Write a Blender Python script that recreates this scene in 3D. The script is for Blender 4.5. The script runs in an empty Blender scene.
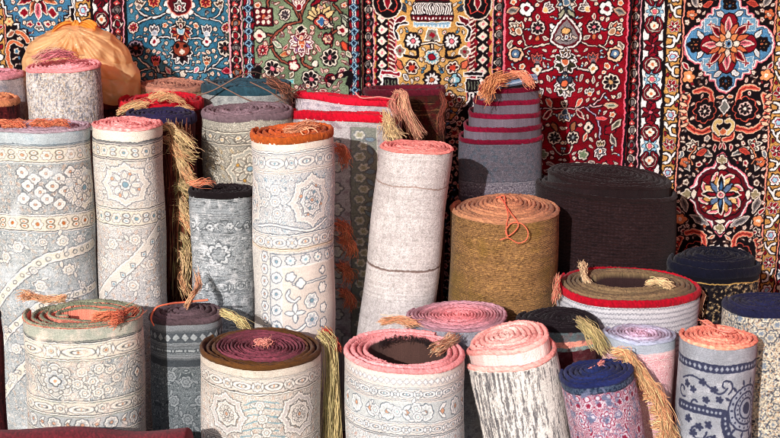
import bpy, math, random
import numpy as np
from math import pi, sin, cos, tan, radians
from mathutils import Vector, Matrix

rng = np.random.default_rng(7)
random.seed(7)
S = bpy.context.scene
COL = S.collection

# ------------------------------------------------------------------ camera
CAM = Vector((0.0, -5.0, 2.3)); PITCH = radians(14.5); FPX = 1689.0     # focal length in photo pixels (780 wide)
cd = bpy.data.cameras.new('camera'); cam = bpy.data.objects.new('camera', cd); COL.objects.link(cam)
cam.location = CAM; cam.rotation_euler = (pi/2 - PITCH, 0, 0)
cd.sensor_width = 36; cd.lens = 36*FPX/780; cd.clip_end = 200; S.camera = cam

# ------------------------------------------------------------------ light
SUN_EL, SUN_AZ = radians(21), radians(19)      # low sun behind the camera's left shoulder
W = bpy.data.worlds.new('World'); S.world = W; W.use_nodes = True
nt = W.node_tree; bg = nt.nodes['Background']
sky = nt.nodes.new('ShaderNodeTexSky'); sky.sky_type = 'NISHITA'; sky.sun_disc = False
sky.sun_elevation = SUN_EL; sky.sun_rotation = pi + SUN_AZ
nt.links.new(sky.outputs[0], bg.inputs[0]); bg.inputs[1].default_value = 0.15
sd = bpy.data.lights.new('sun', 'SUN'); sun = bpy.data.objects.new('sun', sd); COL.objects.link(sun)
sd.energy = 4.6; sd.angle = radians(0.6); sd.color = (1.0, 0.94, 0.945)
ldir = Vector((sin(SUN_AZ)*cos(SUN_EL), cos(SUN_AZ)*cos(SUN_EL), -sin(SUN_EL)))
sun.rotation_euler = ldir.to_track_quat('-Z', 'Y').to_euler(); sun.location = (-2, -4, 4)
S.view_settings.view_transform = 'Standard'; S.view_settings.look = 'None'
S.view_settings.exposure = 0.33; S.view_settings.gamma = 1
S.cycles.filter_width = 1.0; S.cycles.max_bounces = 8; S.cycles.diffuse_bounces = 4

# ------------------------------------------------------------------ helpers
def at(px, py, Y):
    """the world point that stands at depth Y under photo pixel (px, py)"""
    a = PITCH + math.atan((py-219)/FPX)
    dy = Y - CAM.y
    z = CAM.z - dy*tan(a)
    depth = dy*cos(PITCH) + (CAM.z-z)*sin(PITCH)
    return Vector(((px-390)*depth/FPX, Y, z))
def mpp(py, Y):
    """metres per photo pixel there"""
    p = at(0, py, Y)
    return ((Y-CAM.y)*cos(PITCH) + (CAM.z-p.z)*sin(PITCH))/FPX

def lin(c):
    c = np.asarray(c, dtype=np.float32)
    return np.where(c <= 0.04045, c/12.92, ((np.clip(c, 0, None)+0.055)/1.055)**2.4)
def K(r, g, b): return np.array((r, g, b), dtype=np.float32)/255.0

ALB = 0.80
def mesh_obj(name, V, F, mat, parent=None, colors=None, smooth=True, uv=None):
    V = np.asarray(V, dtype=np.float32).reshape(-1, 3); F = np.asarray(F, dtype=np.int32)
    me = bpy.data.meshes.new(name)
    k = F.shape[1]
    me.vertices.add(len(V)); me.vertices.foreach_set('co', V.ravel())
    me.loops.add(F.size); me.loops.foreach_set('vertex_index', F.ravel())
    me.polygons.add(len(F)); me.polygons.foreach_set('loop_start', np.arange(0, F.size, k, dtype=np.int32))
    me.polygons.foreach_set('loop_total', np.full(len(F), k, dtype=np.int32))
    me.update(calc_edges=True)
    if smooth: me.polygons.foreach_set('use_smooth', np.ones(len(F), dtype=bool))
    if colors is not None:
        a = me.color_attributes.new('Col', 'FLOAT_COLOR', 'POINT')
        c = np.ones((len(V), 4), dtype=np.float32); c[:, :3] = np.clip(lin(np.asarray(colors).reshape(-1, 3))*ALB, 0.001, .9)
        a.data.foreach_set('color', c.ravel())
    me.materials.append(mat); me.validate(clean_customdata=False)
    o = bpy.data.objects.new(name, me); COL.objects.link(o)
    if parent is not None: o.parent = parent
    return o
def gridf(nu, nv, wrap=False):
    i = np.arange(nu if wrap else nu-1)[:, None]; j = np.arange(nv-1)[None, :]
    i2 = (i+1) % nu
    return np.stack([i*nv+j, i2*nv+j, i2*nv+j+1, i*nv+j+1], -1).reshape(-1, 4)
def tag(o, label, cat=None, group=None, kind=None):
    if label: o['label'] = label
    if cat: o['category'] = cat
    if group: o['group'] = group
    if kind: o['kind'] = kind
    return o
def empty(name, loc, label, cat, group=None):
    o = bpy.data.objects.new(name, None); COL.objects.link(o); o.location = loc
    o.empty_display_size = .1
    return tag(o, label, cat, group)

# ------------------------------------------------------------------ materials (all read the woven colour and add their own weave)
def cloth_mat(name, scale=260, bump=.5, dist=.002, rough=.95, sheen=.04, wave=None, var=.22, vs=900):
    m = bpy.data.materials.new(name); m.use_nodes = True; n = m.node_tree.nodes; l = m.node_tree.links
    b = n['Principled BSDF']; b.inputs['Roughness'].default_value = rough
    b.inputs['Specular IOR Level'].default_value = .06
    b.inputs['Sheen Weight'].default_value = sheen; b.inputs['Sheen Roughness'].default_value = .5
    at_ = n.new('ShaderNodeAttribute'); at_.attribute_name = 'Col'
    tc = n.new('ShaderNodeTexCoord')
    nz = n.new('ShaderNodeTexNoise'); nz.inputs['Scale'].default_value = vs*.5; nz.inputs['Detail'].default_value = 3
    l.new(tc.outputs['Object'], nz.inputs['Vector'])
    mr = n.new('ShaderNodeMapRange'); mr.inputs['From Min'].default_value = .3; mr.inputs['From Max'].default_value = .7
    mr.inputs['To Min'].default_value = 1-var; mr.inputs['To Max'].default_value = 1+var
    l.new(nz.outputs['Fac'], mr.inputs['Value'])
    nb = n.new('ShaderNodeTexNoise'); nb.inputs['Scale'].default_value = 9; nb.inputs['Detail'].default_value = 4
    l.new(tc.outputs['Object'], nb.inputs['Vector'])
    mr2 = n.new('ShaderNodeMapRange'); mr2.inputs['From Min'].default_value = .3; mr2.inputs['From Max'].default_value = .7
    mr2.inputs['To Min'].default_value = .86; mr2.inputs['To Max'].default_value = 1.1
    l.new(nb.outputs['Fac'], mr2.inputs['Value'])
    mu = n.new('ShaderNodeMath'); mu.operation = 'MULTIPLY'; l.new(mr.outputs[0], mu.inputs[0]); l.new(mr2.outputs[0], mu.inputs[1])
    vm = n.new('ShaderNodeVectorMath'); vm.operation = 'SCALE'
    l.new(at_.outputs['Color'], vm.inputs[0]); l.new(mu.outputs[0], vm.inputs['Scale'])
    l.new(vm.outputs[0], b.inputs['Base Color'])
    bp = n.new('ShaderNodeBump'); bp.inputs['Strength'].default_value = bump; bp.inputs['Distance'].default_value = dist
    n2 = n.new('ShaderNodeTexNoise'); n2.inputs['Scale'].default_value = scale; n2.inputs['Detail'].default_value = 4
    l.new(tc.outputs['Object'], n2.inputs['Vector'])
    if wave:
        w = n.new('ShaderNodeTexWave'); w.wave_type = 'BANDS'; w.bands_direction = 'Z'
        w.inputs['Scale'].default_value = wave; w.inputs['Distortion'].default_value = 1.5
        w.inputs['Detail'].default_value = 2; w.inputs['Detail Scale'].default_value = 3
        l.new(tc.outputs['Object'], w.inputs['Vector'])
        ad = n.new('ShaderNodeMath'); ad.operation = 'ADD'; l.new(w.outputs['Fac'], ad.inputs[0]); l.new(n2.outputs['Fac'], ad.inputs[1])
        l.new(ad.outputs[0], bp.inputs['Height'])
    else: l.new(n2.outputs['Fac'], bp.inputs['Height'])
    l.new(bp.outputs[0], b.inputs['Normal'])
    return m
M_PILE = cloth_mat('woven_pile', 330, .45, .002)
M_WALL = cloth_mat('hung_pile', 300, .4, .003, var=.28)
M_RIM = cloth_mat('edge_binding', 220, .8, .003, sheen=.05)
M_FLAT = cloth_mat('flat_weave', 420, .6, .0015, wave=60)
M_ROWS = cloth_mat('knotted_rows', 400, .55, .002, wave=75)
M_CANVAS = cloth_mat('jute_canvas', 500, .25, .001, var=.12)
M_YARN = cloth_mat('fringe_yarn', 500, .5, .001, rough=.85, sheen=.05)

# ------------------------------------------------------------------ a small drawing kit: patterns are dyed into the weave
def sst(d, w): return np.clip(.5 - d/w, 0, 1)
def catmull(pts, n=8):
    P = [np.array(p, dtype=float) for p in pts]
    P = [2*P[0]-P[1]] + P + [2*P[-1]-P[-2]]; out = []
    for i in range(1, len(P)-2):
        for k in range(n):
            t = k/n
            out.append(.5*((2*P[i]) + (-P[i-1]+P[i+1])*t + (2*P[i-1]-5*P[i]+4*P[i+1]-P[i+2])*t*t + (-P[i-1]+3*P[i]-3*P[i+1]+P[i+2])*t**3))
    out.append(P[-2]); return out
class Cv:
    def __init__(s, x0, x1, y0, y1, res, base, wrap=False):
        s.x0, s.x1, s.y0, s.y1, s.r = x0, x1, y0, y1, res
        s.nx = max(4, int(round((x1-x0)*res))); s.ny = max(4, int(round((y1-y0)*res)))
        s.a = np.empty((s.ny, s.nx, 3), dtype=np.float32); s.a[:] = base; s.wrap = wrap; s.ms = 1.0
    def paint(s, cx, cy, R, fn, layers, ang=0, flip=1, clip=None):
        W_ = s.x1-s.x0
        for off in ((-W_, 0, W_) if s.wrap else (0,)):
            s._p(cx+off, cy, R, fn, layers, ang, flip, clip)
    def _p(s, cx, cy, R, fn, layers, ang, flip, clip):
        i0 = max(0, int((cx-R-s.x0)*s.r)); i1 = min(s.nx, int((cx+R-s.x0)*s.r)+2)
        j0 = max(0, int((cy-R-s.y0)*s.r)); j1 = min(s.ny, int((cy+R-s.y0)*s.r)+2)
        if clip is not None:
            j0 = max(j0, int((clip[0]-s.y0)*s.r)); j1 = min(j1, int((clip[1]-s.y0)*s.r))
        if i0 >= i1 or j0 >= j1: return
        X = (np.arange(i0, i1)+.5)/s.r + s.x0 - cx; Y = (np.arange(j0, j1)+.5)/s.r + s.y0 - cy
        X, Y = np.meshgrid(X, Y)
        c, q = cos(ang), sin(ang)
        x = (X*c + Y*q)*flip; y = -X*q + Y*c
        d = fn(x, y); v = s.a[j0:j1, i0:i1]
        for o, col in layers:
            m = sst(d-o, 1.1/s.r)[..., None]; v[:] = v*(1-m) + np.asarray(col, dtype=np.float32)*m
    # ---- shapes
    def disc(s, cx, cy, r, L, **k): s.paint(cx, cy, r+5, lambda x, y: np.hypot(x, y)-r, L, **k)
    def ell(s, cx, cy, a, b, L, ang=0, **k):
        s.paint(cx, cy, max(a, b)+5, lambda x, y: (np.hypot(x/a, y/b)-1)*min(a, b), L, ang=ang, **k)
    def leaf(s, cx, cy, l, w, L, ang=0, **k):
        if l > 6.3 and w > 2.3 and len(L) >= 2: s._leaf(cx, cy, l, w, L, ang, **k); s._leaf(cx, cy, l*.55, w*.3, [(.2, np.asarray(L[-1][1])*.55)], ang); return
        s._leaf(cx, cy, l, w, L, ang, **k)
    def _leaf(s, cx, cy, l, w, L, ang=0, **k):
        s.paint(cx, cy, l+5, lambda x, y: np.maximum((np.abs(y) - w*(1-(x/l)**2))*.85, np.abs(x)-l), L, ang=ang, **k)
    def star(s, cx, cy, r, n, L, dip=.35, p=.7, ph=0, ang=0, **k):
        def f(x, y):
            t = np.arctan2(y, x)+ph
            return (np.hypot(x, y) - r*((1-dip)+dip*np.abs(np.cos(n*t/2))**p))*.85
        s.paint(cx, cy, r+5, f, L, ang=ang, **k)
    def dia(s, cx, cy, a, b, L, ang=0, **k):
        q = 1/math.hypot(1/a, 1/b)
        s.paint(cx, cy, max(a, b)+5, lambda x, y: (np.abs(x)/a+np.abs(y)/b-1)*q, L, ang=ang, **k)
    def box(s, xa, ya, xb, yb, L, **k):
        hx, hy = (xb-xa)/2, (yb-ya)/2
        s.paint((xa+xb)/2, (ya+yb)/2, max(abs(hx), abs(hy))+4, lambda x, y: np.maximum(np.abs(x)-hx, np.abs(y)-hy), L, **k)
    def rect(s, xa, ya, xb, yb, c):
        i0 = max(0, int((xa-s.x0)*s.r)); i1 = max(0, int((xb-s.x0)*s.r)); j0 = max(0, int((ya-s.y0)*s.r)); j1 = max(0, int((yb-s.y0)*s.r))
        s.a[j0:j1, i0:i1] = c
    def line(s, pts, w, L, smooth=True, off=(0, 0), flip=1):
        P = catmull(pts) if smooth and len(pts) > 2 else pts
        P = np.array(P, dtype=float); P[:, 0] *= flip; P += off
        c = (P.min(0)+P.max(0))/2; R = (P.max(0)-P.min(0)).max()/2 + w + 4
        Q = P-c
        def f(x, y):
            d = np.full(x.shape, 1e9)
            for a, b in zip(Q[:-1], Q[1:]):
                e = b-a; h = np.clip(((x-a[0])*e[0]+(y-a[1])*e[1])/(e@e+1e-9), 0, 1)
                d = np.minimum(d, np.hypot(x-a[0]-h*e[0], y-a[1]-h*e[1]))
            return d-w
        s.paint(c[0], c[1], R, f, L)
    def poly(s, pts, L, mirror=None, **k):
        P = np.array(pts, dtype=float); c = (P.min(0)+P.max(0))/2; R = (P.max(0)-P.min(0)).max()/2+6; Q = P-c
        def f(x, y):
            d = np.full(x.shape, 1e9); ins = np.zeros(x.shape, bool)
            for a, b in zip(Q, np.roll(Q, -1, 0)):
                e = b-a; h = np.clip(((x-a[0])*e[0]+(y-a[1])*e[1])/(e@e+1e-9), 0, 1)
                d = np.minimum(d, np.hypot(x-a[0]-h*e[0], y-a[1]-h*e[1]))
                c1 = (a[1] <= y) != (b[1] <= y)
                xi = a[0] + (y-a[1])*e[0]/(e[1] if abs(e[1]) > 1e-9 else 1e-9)
                ins ^= c1 & (x < xi)
            return np.where(ins, -d, d)
        s.paint(c[0], c[1], R, f, L, **k)
    # ---- motifs
    def rosette(s, cx, cy, r, n, pet, cen, halo, out, base=None, ph=0):
        r = r*s.ms
        base = halo if base is None else base
        s.star(cx, cy, r*1.0, n, [(1.5, out), (.7, halo), (-.5, base)], dip=.18, ph=ph)
        for i in range(n):
            a = ph*-1 + 2*pi*i/n
            s.ell(cx+cos(a)*r*.62, cy+sin(a)*r*.62, r*.30, r*min(.24, 1.5/n), [(.1, pet)], ang=a)
        s.disc(cx, cy, r*.26, [(.6, out), (0, cen)])
    def palm(s, cx, cy, r, cols, halo, out, ang=0, n=7, core=None, spread=1.9):
        r = r*s.ms
        for w in (1.5, .8, 0):
            for i in range(n):
                t = ang - spread + 2*spread*i/(n-1)
                rr = r*(1-.22*abs(i-(n-1)/2)/((n-1)/2))
                c = cols[i % len(cols)]
                lay = {1.5: [(2.2, out)], .8: [(1.2, halo)], 0: [(0, out), (-.7, c)]}[w]
                s.leaf(cx+cos(t)*rr*.52, cy+sin(t)*rr*.52, rr*.52, max(1.3, r*.19), lay, ang=t)
        k = core if core is not None else cols[0]
        s.ell(cx, cy, r*.36, r*.3, [(1.0, out), (.3, halo), (-.8, k)], ang=ang)
    def tulip(s, cx, cy, r, ang, c1, c2, halo, out):
        r = r*s.ms
        for lay in ([(1.6, out)], [(.8, halo)], [(-.3, out), (-.9, c1)]):
            for t in (-.55, .55, 0):
                s.leaf(cx+cos(ang+t)*r*.45, cy+sin(ang+t)*r*.45, r*.55, r*.22, lay, ang=ang+t)
        s.disc(cx, cy, r*.27, [(.8, halo), (0, c2)])
    def bud(s, cx, cy, r, ang, c, halo, out):
        r = r*s.ms
        s.leaf(cx, cy, r, r*.42, [(1.5, out), (.8, halo), (-.2, c)], ang=ang)
    def stem(s, pts, c, out, w=.6): s.line(pts, w, [(.9, out), (0, c)])
    def field(s, l, r):
        # smooth random field, feature size l units
        gx = int(s.nx/(l*s.r))+3; gy = int(s.ny/(l*s.r))+3; g = r.normal(0, 1, (gy, gx))
        if s.wrap: g[:, -2:] = g[:, :2]
        X = np.arange(s.nx)/s.nx*(gx-2); Y = np.arange(s.ny)/(l*s.r)
        i = X.astype(int); j = Y.astype(int); u = X-i; v = (Y-j)[:, None]; u = u*u*(3-2*u); v = v*v*(3-2*v)
        return (g[np.ix_(j, i)]*(1-u)+g[np.ix_(j, i+1)]*u)*(1-v)+(g[np.ix_(j+1, i)]*(1-u)+g[np.ix_(j+1, i+1)]*u)*v
    def warp(s, amp=.35, seed=0):
        # hand knotting is never quite straight
        r = np.random.default_rng(seed+77)
        dx = (s.field(2.2, r)+.8*s.field(7, r))*amp*s.r; dy = (s.field(2.2, r)+.8*s.field(7, r))*amp*s.r
        J, I = np.meshgrid(np.arange(s.ny), np.arange(s.nx), indexing='ij')
        fx = np.clip(I+dx, 0, s.nx-1.001); fy = np.clip(J+dy, 0, s.ny-1.001); i = fx.astype(int); j = fy.astype(int); tx = (fx-i)[..., None]; ty = (fy-j)[..., None]; A = s.a
        s.a = ((A[j, i]*(1-tx)+A[j, i+1]*tx)*(1-ty)+(A[j+1, i]*(1-tx)+A[j+1, i+1]*tx)*ty).astype(np.float32)
    def gaps(s, x0, x1, v0, v1, cx, r_, n, fn, seed=0, tol=.055):
        # small mirrored filler motifs wherever the ground is still bare
        r = random.Random(seed); k = 0
        for _ in range(n):
            x = r.uniform(x0, x1); v = r.uniform(v0, v1)
            i0 = int((x-r_-s.x0)*s.r); i1 = int((x+r_-s.x0)*s.r)+1; j0 = int((v-r_-s.y0)*s.r); j1 = int((v+r_-s.y0)*s.r)+1
            if i0 < 0 or j0 < 0 or i1 >= s.nx or j1 >= s.ny: continue
            if s.a[j0:j1:2, i0:i1:2].std(axis=(0, 1)).max() > tol: continue
            t = r.uniform(0, 2*pi); fn(s, x, v, r_, t, k)
            if cx is not None: fn(s, 2*cx-x, v, r_, pi-t, k)
            k += 1
    def finish(s, noise=.05, rows=0.0, cols=0.0, warp=.28):
        if warp: s.warp(warp, s.nx)
        n = rng.normal(0, noise, (s.ny, s.nx, 1)).astype(np.float32)
        if rows: n += rows*np.sin(np.arange(s.ny)*pi*.9)[:, None, None] + rng.normal(0, rows*.5, (s.ny, 1, 1))
        if cols: n += rng.normal(0, cols, (1, s.nx, 1))
        s.a = np.clip(s.a*(1+n), 0, 1)
    def sample(s, U, V):
        W_ = s.x1-s.x0
        if s.wrap: U = (U-s.x0) % W_ + s.x0
        fx = np.clip((U-s.x0)*s.r-.5, 0, s.nx-1.001); fy = np.clip((V-s.y0)*s.r-.5, 0, s.ny-1.001)
        i = fx.astype(int); j = fy.astype(int); tx = (fx-i)[..., None]; ty = (fy-j)[..., None]
        A = s.a
        return (A[j, i]*(1-tx)+A[j, i+1]*tx)*(1-ty) + (A[j+1, i]*(1-tx)+A[j+1, i+1]*tx)*ty
# ------------------------------------------------------------------ the carpets hung along the wall (units: 1 = about 4 mm of carpet)
WY = 1.5
KU = mpp(130, WY); ZT = at(0, 0, WY).z; ZB = at(0, 250, WY).z
BK = K(20, 13, 19); CR = K(236, 224, 205); WH = K(246, 242, 234); RD = K(138, 18, 38); PK = K(232, 120, 135)
OR = K(200, 112, 74); BL = K(70, 124, 156); LB = K(150, 196, 215); GD = K(194, 148, 84); GY = K(128, 122, 120); DR = K(92, 14, 28)
VT, VB = -62, 335
def chain(c, a, b, base=BK, cols=(CR, GY, CR, OR), per=13.5, ph=0, red=K(196, 78, 78)):
    c.rect(a, VT, b, VB, base); m = (a+b)/2; w = (b-a)/2
    c.rect(a-.9, VT, a+.4, VB, K(240, 170, 180)); c.rect(b-.4, VT, b+.9, VB, K(240, 170, 180))
    v = VT+ph; i = 0
    while v < VB:
        k = cols[i % len(cols)]
        c.star(m, v, w*.72, 4, [(1.0, BK), (.3, k)], dip=.3); c.ell(m, v, w*.36, w*.5, [(.6, BK), (-.2, GY if i % 2 else RD)])
        c.box(m-w*.55, v+per/2-1.1, m+w*.55, v+per/2+1.1, [(.7, BK), (0, red)])
        c.dia(m, v+per/2, w*.55, 3.6, [(.5, BK), (0, red)]); c.disc(m, v+per/2, .9, [(0, CR)])
        v += per; i += 1
def lattice(c, a, b, per=11.5, ph=0, base=BK):
    c.rect(a, VT, b, VB, base); m = (a+b)/2; w = (b-a)/2; v = VT+ph
    while v < VB:
        c.dia(m, v, w*.78, per*.42, [(.6, BK), (0, CR)]); c.disc(m, v, 1.3, [(0, PK)])
        for s_ in (-1, 1): c.dia(m+s_*w, v+per/2, w*.4, 3.2, [(0, RD)]); c.disc(m+s_*w*.7, v+per/2, .9, [(0, CR)])
        v += per
def barber(c, a, b, s_=1, per=4.4):
    c.rect(a, VT, b, VB, DR); v = VT
    while v < VB:
        c.line([(a+.6, v), (b-.6, v+s_*3)], .75, [(0, CR)], smooth=False); v += per
def bluedia(c, a, b, per=11.5):
    c.rect(a, VT, b, VB, WH); m = (a+b)/2; w = (b-a)/2; v = VT
    c.rect(a-1.1, VT, a, VB, BK); c.rect(b, VT, b+1.1, VB, BK)
    while v < VB:
        c.dia(m, v, w*.78, per*.36, [(.7, K(40, 60, 90)), (0, LB)]); c.star(m, v, 2.3, 4, [(0, K(28, 40, 66))], dip=.6)
        for s_ in (-1, 1): c.ell(m+s_*w*.78, v+per/2, 1.2, 3.1, [(.7, BK), (0, RD)])
        c.disc(m, v+per/2, 1, [(0, K(60, 90, 120))])
        v += per
def goldstrip(c, a, b, ph=0):
    c.rect(a, VT, b, VB, GD); m = (a+b)/2; w = (b-a)/2
    c.rect(a-1.2, VT, a, VB, BK); c.rect(b, VT, b+1, VB, BK); c.rect(b+1, VT, b+2.2, VB, K(236, 150, 130))
    v = 26+ph
    while v > VT: v -= 29
    i = 0
    while v < VB:
        if i % 2 == 0:
            for t in range(6): c.leaf(m+cos(t*pi/3)*w*.5, v+sin(t*pi/3)*w*.5, w*.45, 1.7, [(1, BK), (.5, CR), (-.2, RD)], ang=t*pi/3)
            c.disc(m, v, 1.6, [(.6, BK), (0, CR)])
        else:
            c.star(m, v, w*.8, 6, [(1.2, BK), (.2, WH)], dip=.35); c.star(m, v, w*.4, 6, [(.7, RD), (0, LB)], dip=.3)
        for q in (1,):
            y = v+14.5; s_ = 1 if i % 2 else -1
            for lay in ([(1.4, BK)], [(.25, WH)]):
                c.line([(m+s_*w*.75, y-5), (m+s_*w*.1, y-4), (m-s_*w*.1, y), (m+s_*w*.15, y+4), (m+s_*w*.75, y+5)], .9, lay)
                c.line([(m-s_*w*.8, y-6.5), (m-s_*w*.5, y-2), (m-s_*w*.05, y)], .9, lay)
            c.ell(m-s_*w*.65, y+4, 1.3, 2, [(.6, BK), (0, RD)])
        v += 29; i += 1
def whitestrip(c, a, b, base=WH, ph=0):
    c.rect(a, VT, b, VB, base); m = (a+b)/2; w = (b-a)/2
    c.rect(a-1.3, VT, a, VB, BK); c.rect(b, VT, b+1.3, VB, BK)
    v = 12+ph
    while v > VT: v -= 66.5
    while v < VB:
        c.star(m, v, w*.8, 8, [(.8, K(40, 60, 85)), (0, LB)], dip=.45); c.star(m, v, w*.42, 4, [(.8, BK), (0, CR)]); c.disc(m, v, 1.8, [(.5, RD), (0, PK)])
        for s_ in (-1, 1):
            y = v+s_*14
            for lay in ([(2.6, BK)], [(1.5, RD)], [(.3, BK)], [(-.6+.4, CR)]):
                c.line([(m-w*.35, y-s_*6.5), (m-w*.72, y-s_*1), (m-w*.5, y+s_*5), (m, y+s_*6), (m+w*.5, y+s_*5), (m+w*.72, y-s_*1), (m+w*.35, y-s_*6.5)], .5, lay)
            c.star(m, y, 4.6, 4, [(.8, BK), (0, CR)], dip=.3); c.disc(m, y, 1.5, [(0, OR)])
            c.leaf(m, y+s_*9.5, 3.2, 1.8, [(.7, BK), (0, RD)], ang=0)
        y = v+33.2
        for t in range(8):
            c.leaf(m+cos(t*pi/4+.39)*w*.5, y+sin(t*pi/4+.39)*w*.62, w*.5, 1.9, [(.9, BK), (0, DR if t % 2 else RD)], ang=t*pi/4+.39)
        c.disc(m, y, 1.4, [(.6, BK), (0, PK)])
        v += 66.5
def scatter_low(c, cx, hw, v0, v1, fieldcol, seed):
    r = random.Random(seed); v = v0
    while v < v1:
        for s_ in (-1, 1):
            dx = r.choice((.25, .5, .72))*hw
            c.stem([(cx, v+6), (cx+s_*dx*.5, v+2), (cx+s_*dx, v)], CR, BK)
            c.rosette(cx+s_*dx, v, 6, 8, BK, RD, CR, BK)
            c.bud(cx+s_*hw*.85, v+9, 4.5, s_*.8, OR, CR, BK)
        c.palm(cx, v+10, 12, [CR, OR, RD], CR, BK, ang=pi/2)
        v += 27
def filler(cols, out):
    def f(c, x, v, r, t, k):
        col = cols[k % len(cols)]
        if k % 3 == 0: c.star(x, v, r*.8, 5, [(.9, out), (.3, CR), (-.8, col)])
        elif k % 3 == 1: c.leaf(x, v, r, r*.38, [(.9, out), (.4, CR), (-.4, col)], ang=t)
        else:
            c.line([(x-r*.8*cos(t), v-r*.8*sin(t)), (x+r*.3*sin(t), v-r*.3*cos(t)), (x+r*.8*cos(t), v+r*.8*sin(t))], .4, [(.8, out), (.1, CR)]); c.disc(x+r*.8*cos(t), v+r*.8*sin(t), 1.2, [(.5, out), (0, col)])
    return f
def new_c(a, b, base):
    c = Cv(a, b, VT, VB, 2.5, base); c.ms = .75; return c
def mottled(c, a, b, base, alt, sc=14, amt=.5, seed=0):
    """abrash: the slow change of dye shade across a hand-dyed ground"""
    r = np.random.default_rng(seed)
    X = (np.arange(c.nx)/c.r)[None, :]; Y = (np.arange(c.ny)/c.r)[:, None]; n = 0
    for k in range(7):
        fx, fy, p = r.normal(0, 1/sc), r.normal(0, 1/sc), r.uniform(0, 6)
        n = n+np.sin(X*fx+Y*fy+p)
    m = np.clip(.5+n/5, 0, 1)[..., None]*amt
    c.a[:] = np.asarray(base)*(1-m) + np.asarray(alt)*m

def rug_leftmost():
    c = new_c(-46, 130, BK); cx = 45
    chain(c, -44, -33); whitestrip(c, -30, -14); goldstrip(c, -12, 10)
    def med(cy):
        st = [(0, -46), (6, -46), (6, -40), (12, -40), (12, -33), (19, -33), (19, -26), (25, -26), (25, -19), (30, -19), (30, -10), (33, -10), (33, 0)]
        P = st + [(x, -y) for x, y in st[::-1]] + [(-x, -y) for x, y in st] + [(-x, y) for x, y in st[::-1]]
        c.poly([(cx+x, cy+y) for x, y in P], [(3.2, BK), (2.2, WH), (.6, BK), (-.6, BL)])
        for s_ in (-1, 1):
            for t in (-1, 1): c.star(cx+s_*14, cy+t*17, 4.6, 4, [(.8, CR), (-.6, RD)], dip=.3)
            c.tulip(cx, cy+s_*28, 9, s_*pi/2, CR, RD, WH, BK)
        for k in range(8):
            a = k*pi/4+.39; c.leaf(cx+cos(a)*11, cy+sin(a)*11, 10, 3, [(1.3, BK), (.8, CR), (-.3, RD if k % 2 else OR)], ang=a)
        for k in range(4):
            a = k*pi/2; c.leaf(cx+cos(a)*15, cy+sin(a)*15, 9, 3.2, [(1.3, BK), (.8, WH), (-.3, PK)], ang=a)
        c.star(cx, cy, 7, 8, [(1, BK), (0, CR)]); c.disc(cx, cy, 2.5, [(0, RD)])
    med(-5); med(170)
    for s_ in (-1, 1):
        c.star(cx+s_*29, 21, 4.5, 6, [(.8, BK), (0, K(225, 190, 140))]); c.disc(cx+s_*29, 21, 1.5, [(0, OR)])
        for lay in ([(1.6, BK)], [(.7, CR)], [(-.1, OR)]):
            c.line([(cx+s_*30, 66), (cx+s_*33, 50), (cx+s_*27, 40), (cx+s_*18, 44)], 1.6, lay)
            c.line([(cx+s_*23, 30), (cx+s_*16, 33), (cx+s_*12, 40)], 1.6, lay)
        c.bud(cx+s_*28, 32, 6, s_*.6, K(150, 90, 70), CR, BK); c.bud(cx+s_*14, 58, 6, s_*2, OR, CR, BK)
        c.rosette(cx+s_*22, 78, 7, 8, BK, RD, CR, BK)
    goldstrip(c, 83, 97, ph=12); whitestrip(c, 99.5, 114, ph=20); chain(c, 116.5, 128, base=K(70, 14, 26), ph=4)
    c.rect(81, VT, 82.3, VB, WH)
    c.gaps(17, 76, VT, VB, cx, 3.6, 1500, filler((OR, GY, BL, RD), K(60, 30, 30)), 1, .05)
    c.gaps(17, 76, VT, VB, cx, 2.2, 3600, filler((OR, GY, BL, RD), K(60, 30, 30)), 1, .05)
    return c
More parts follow.
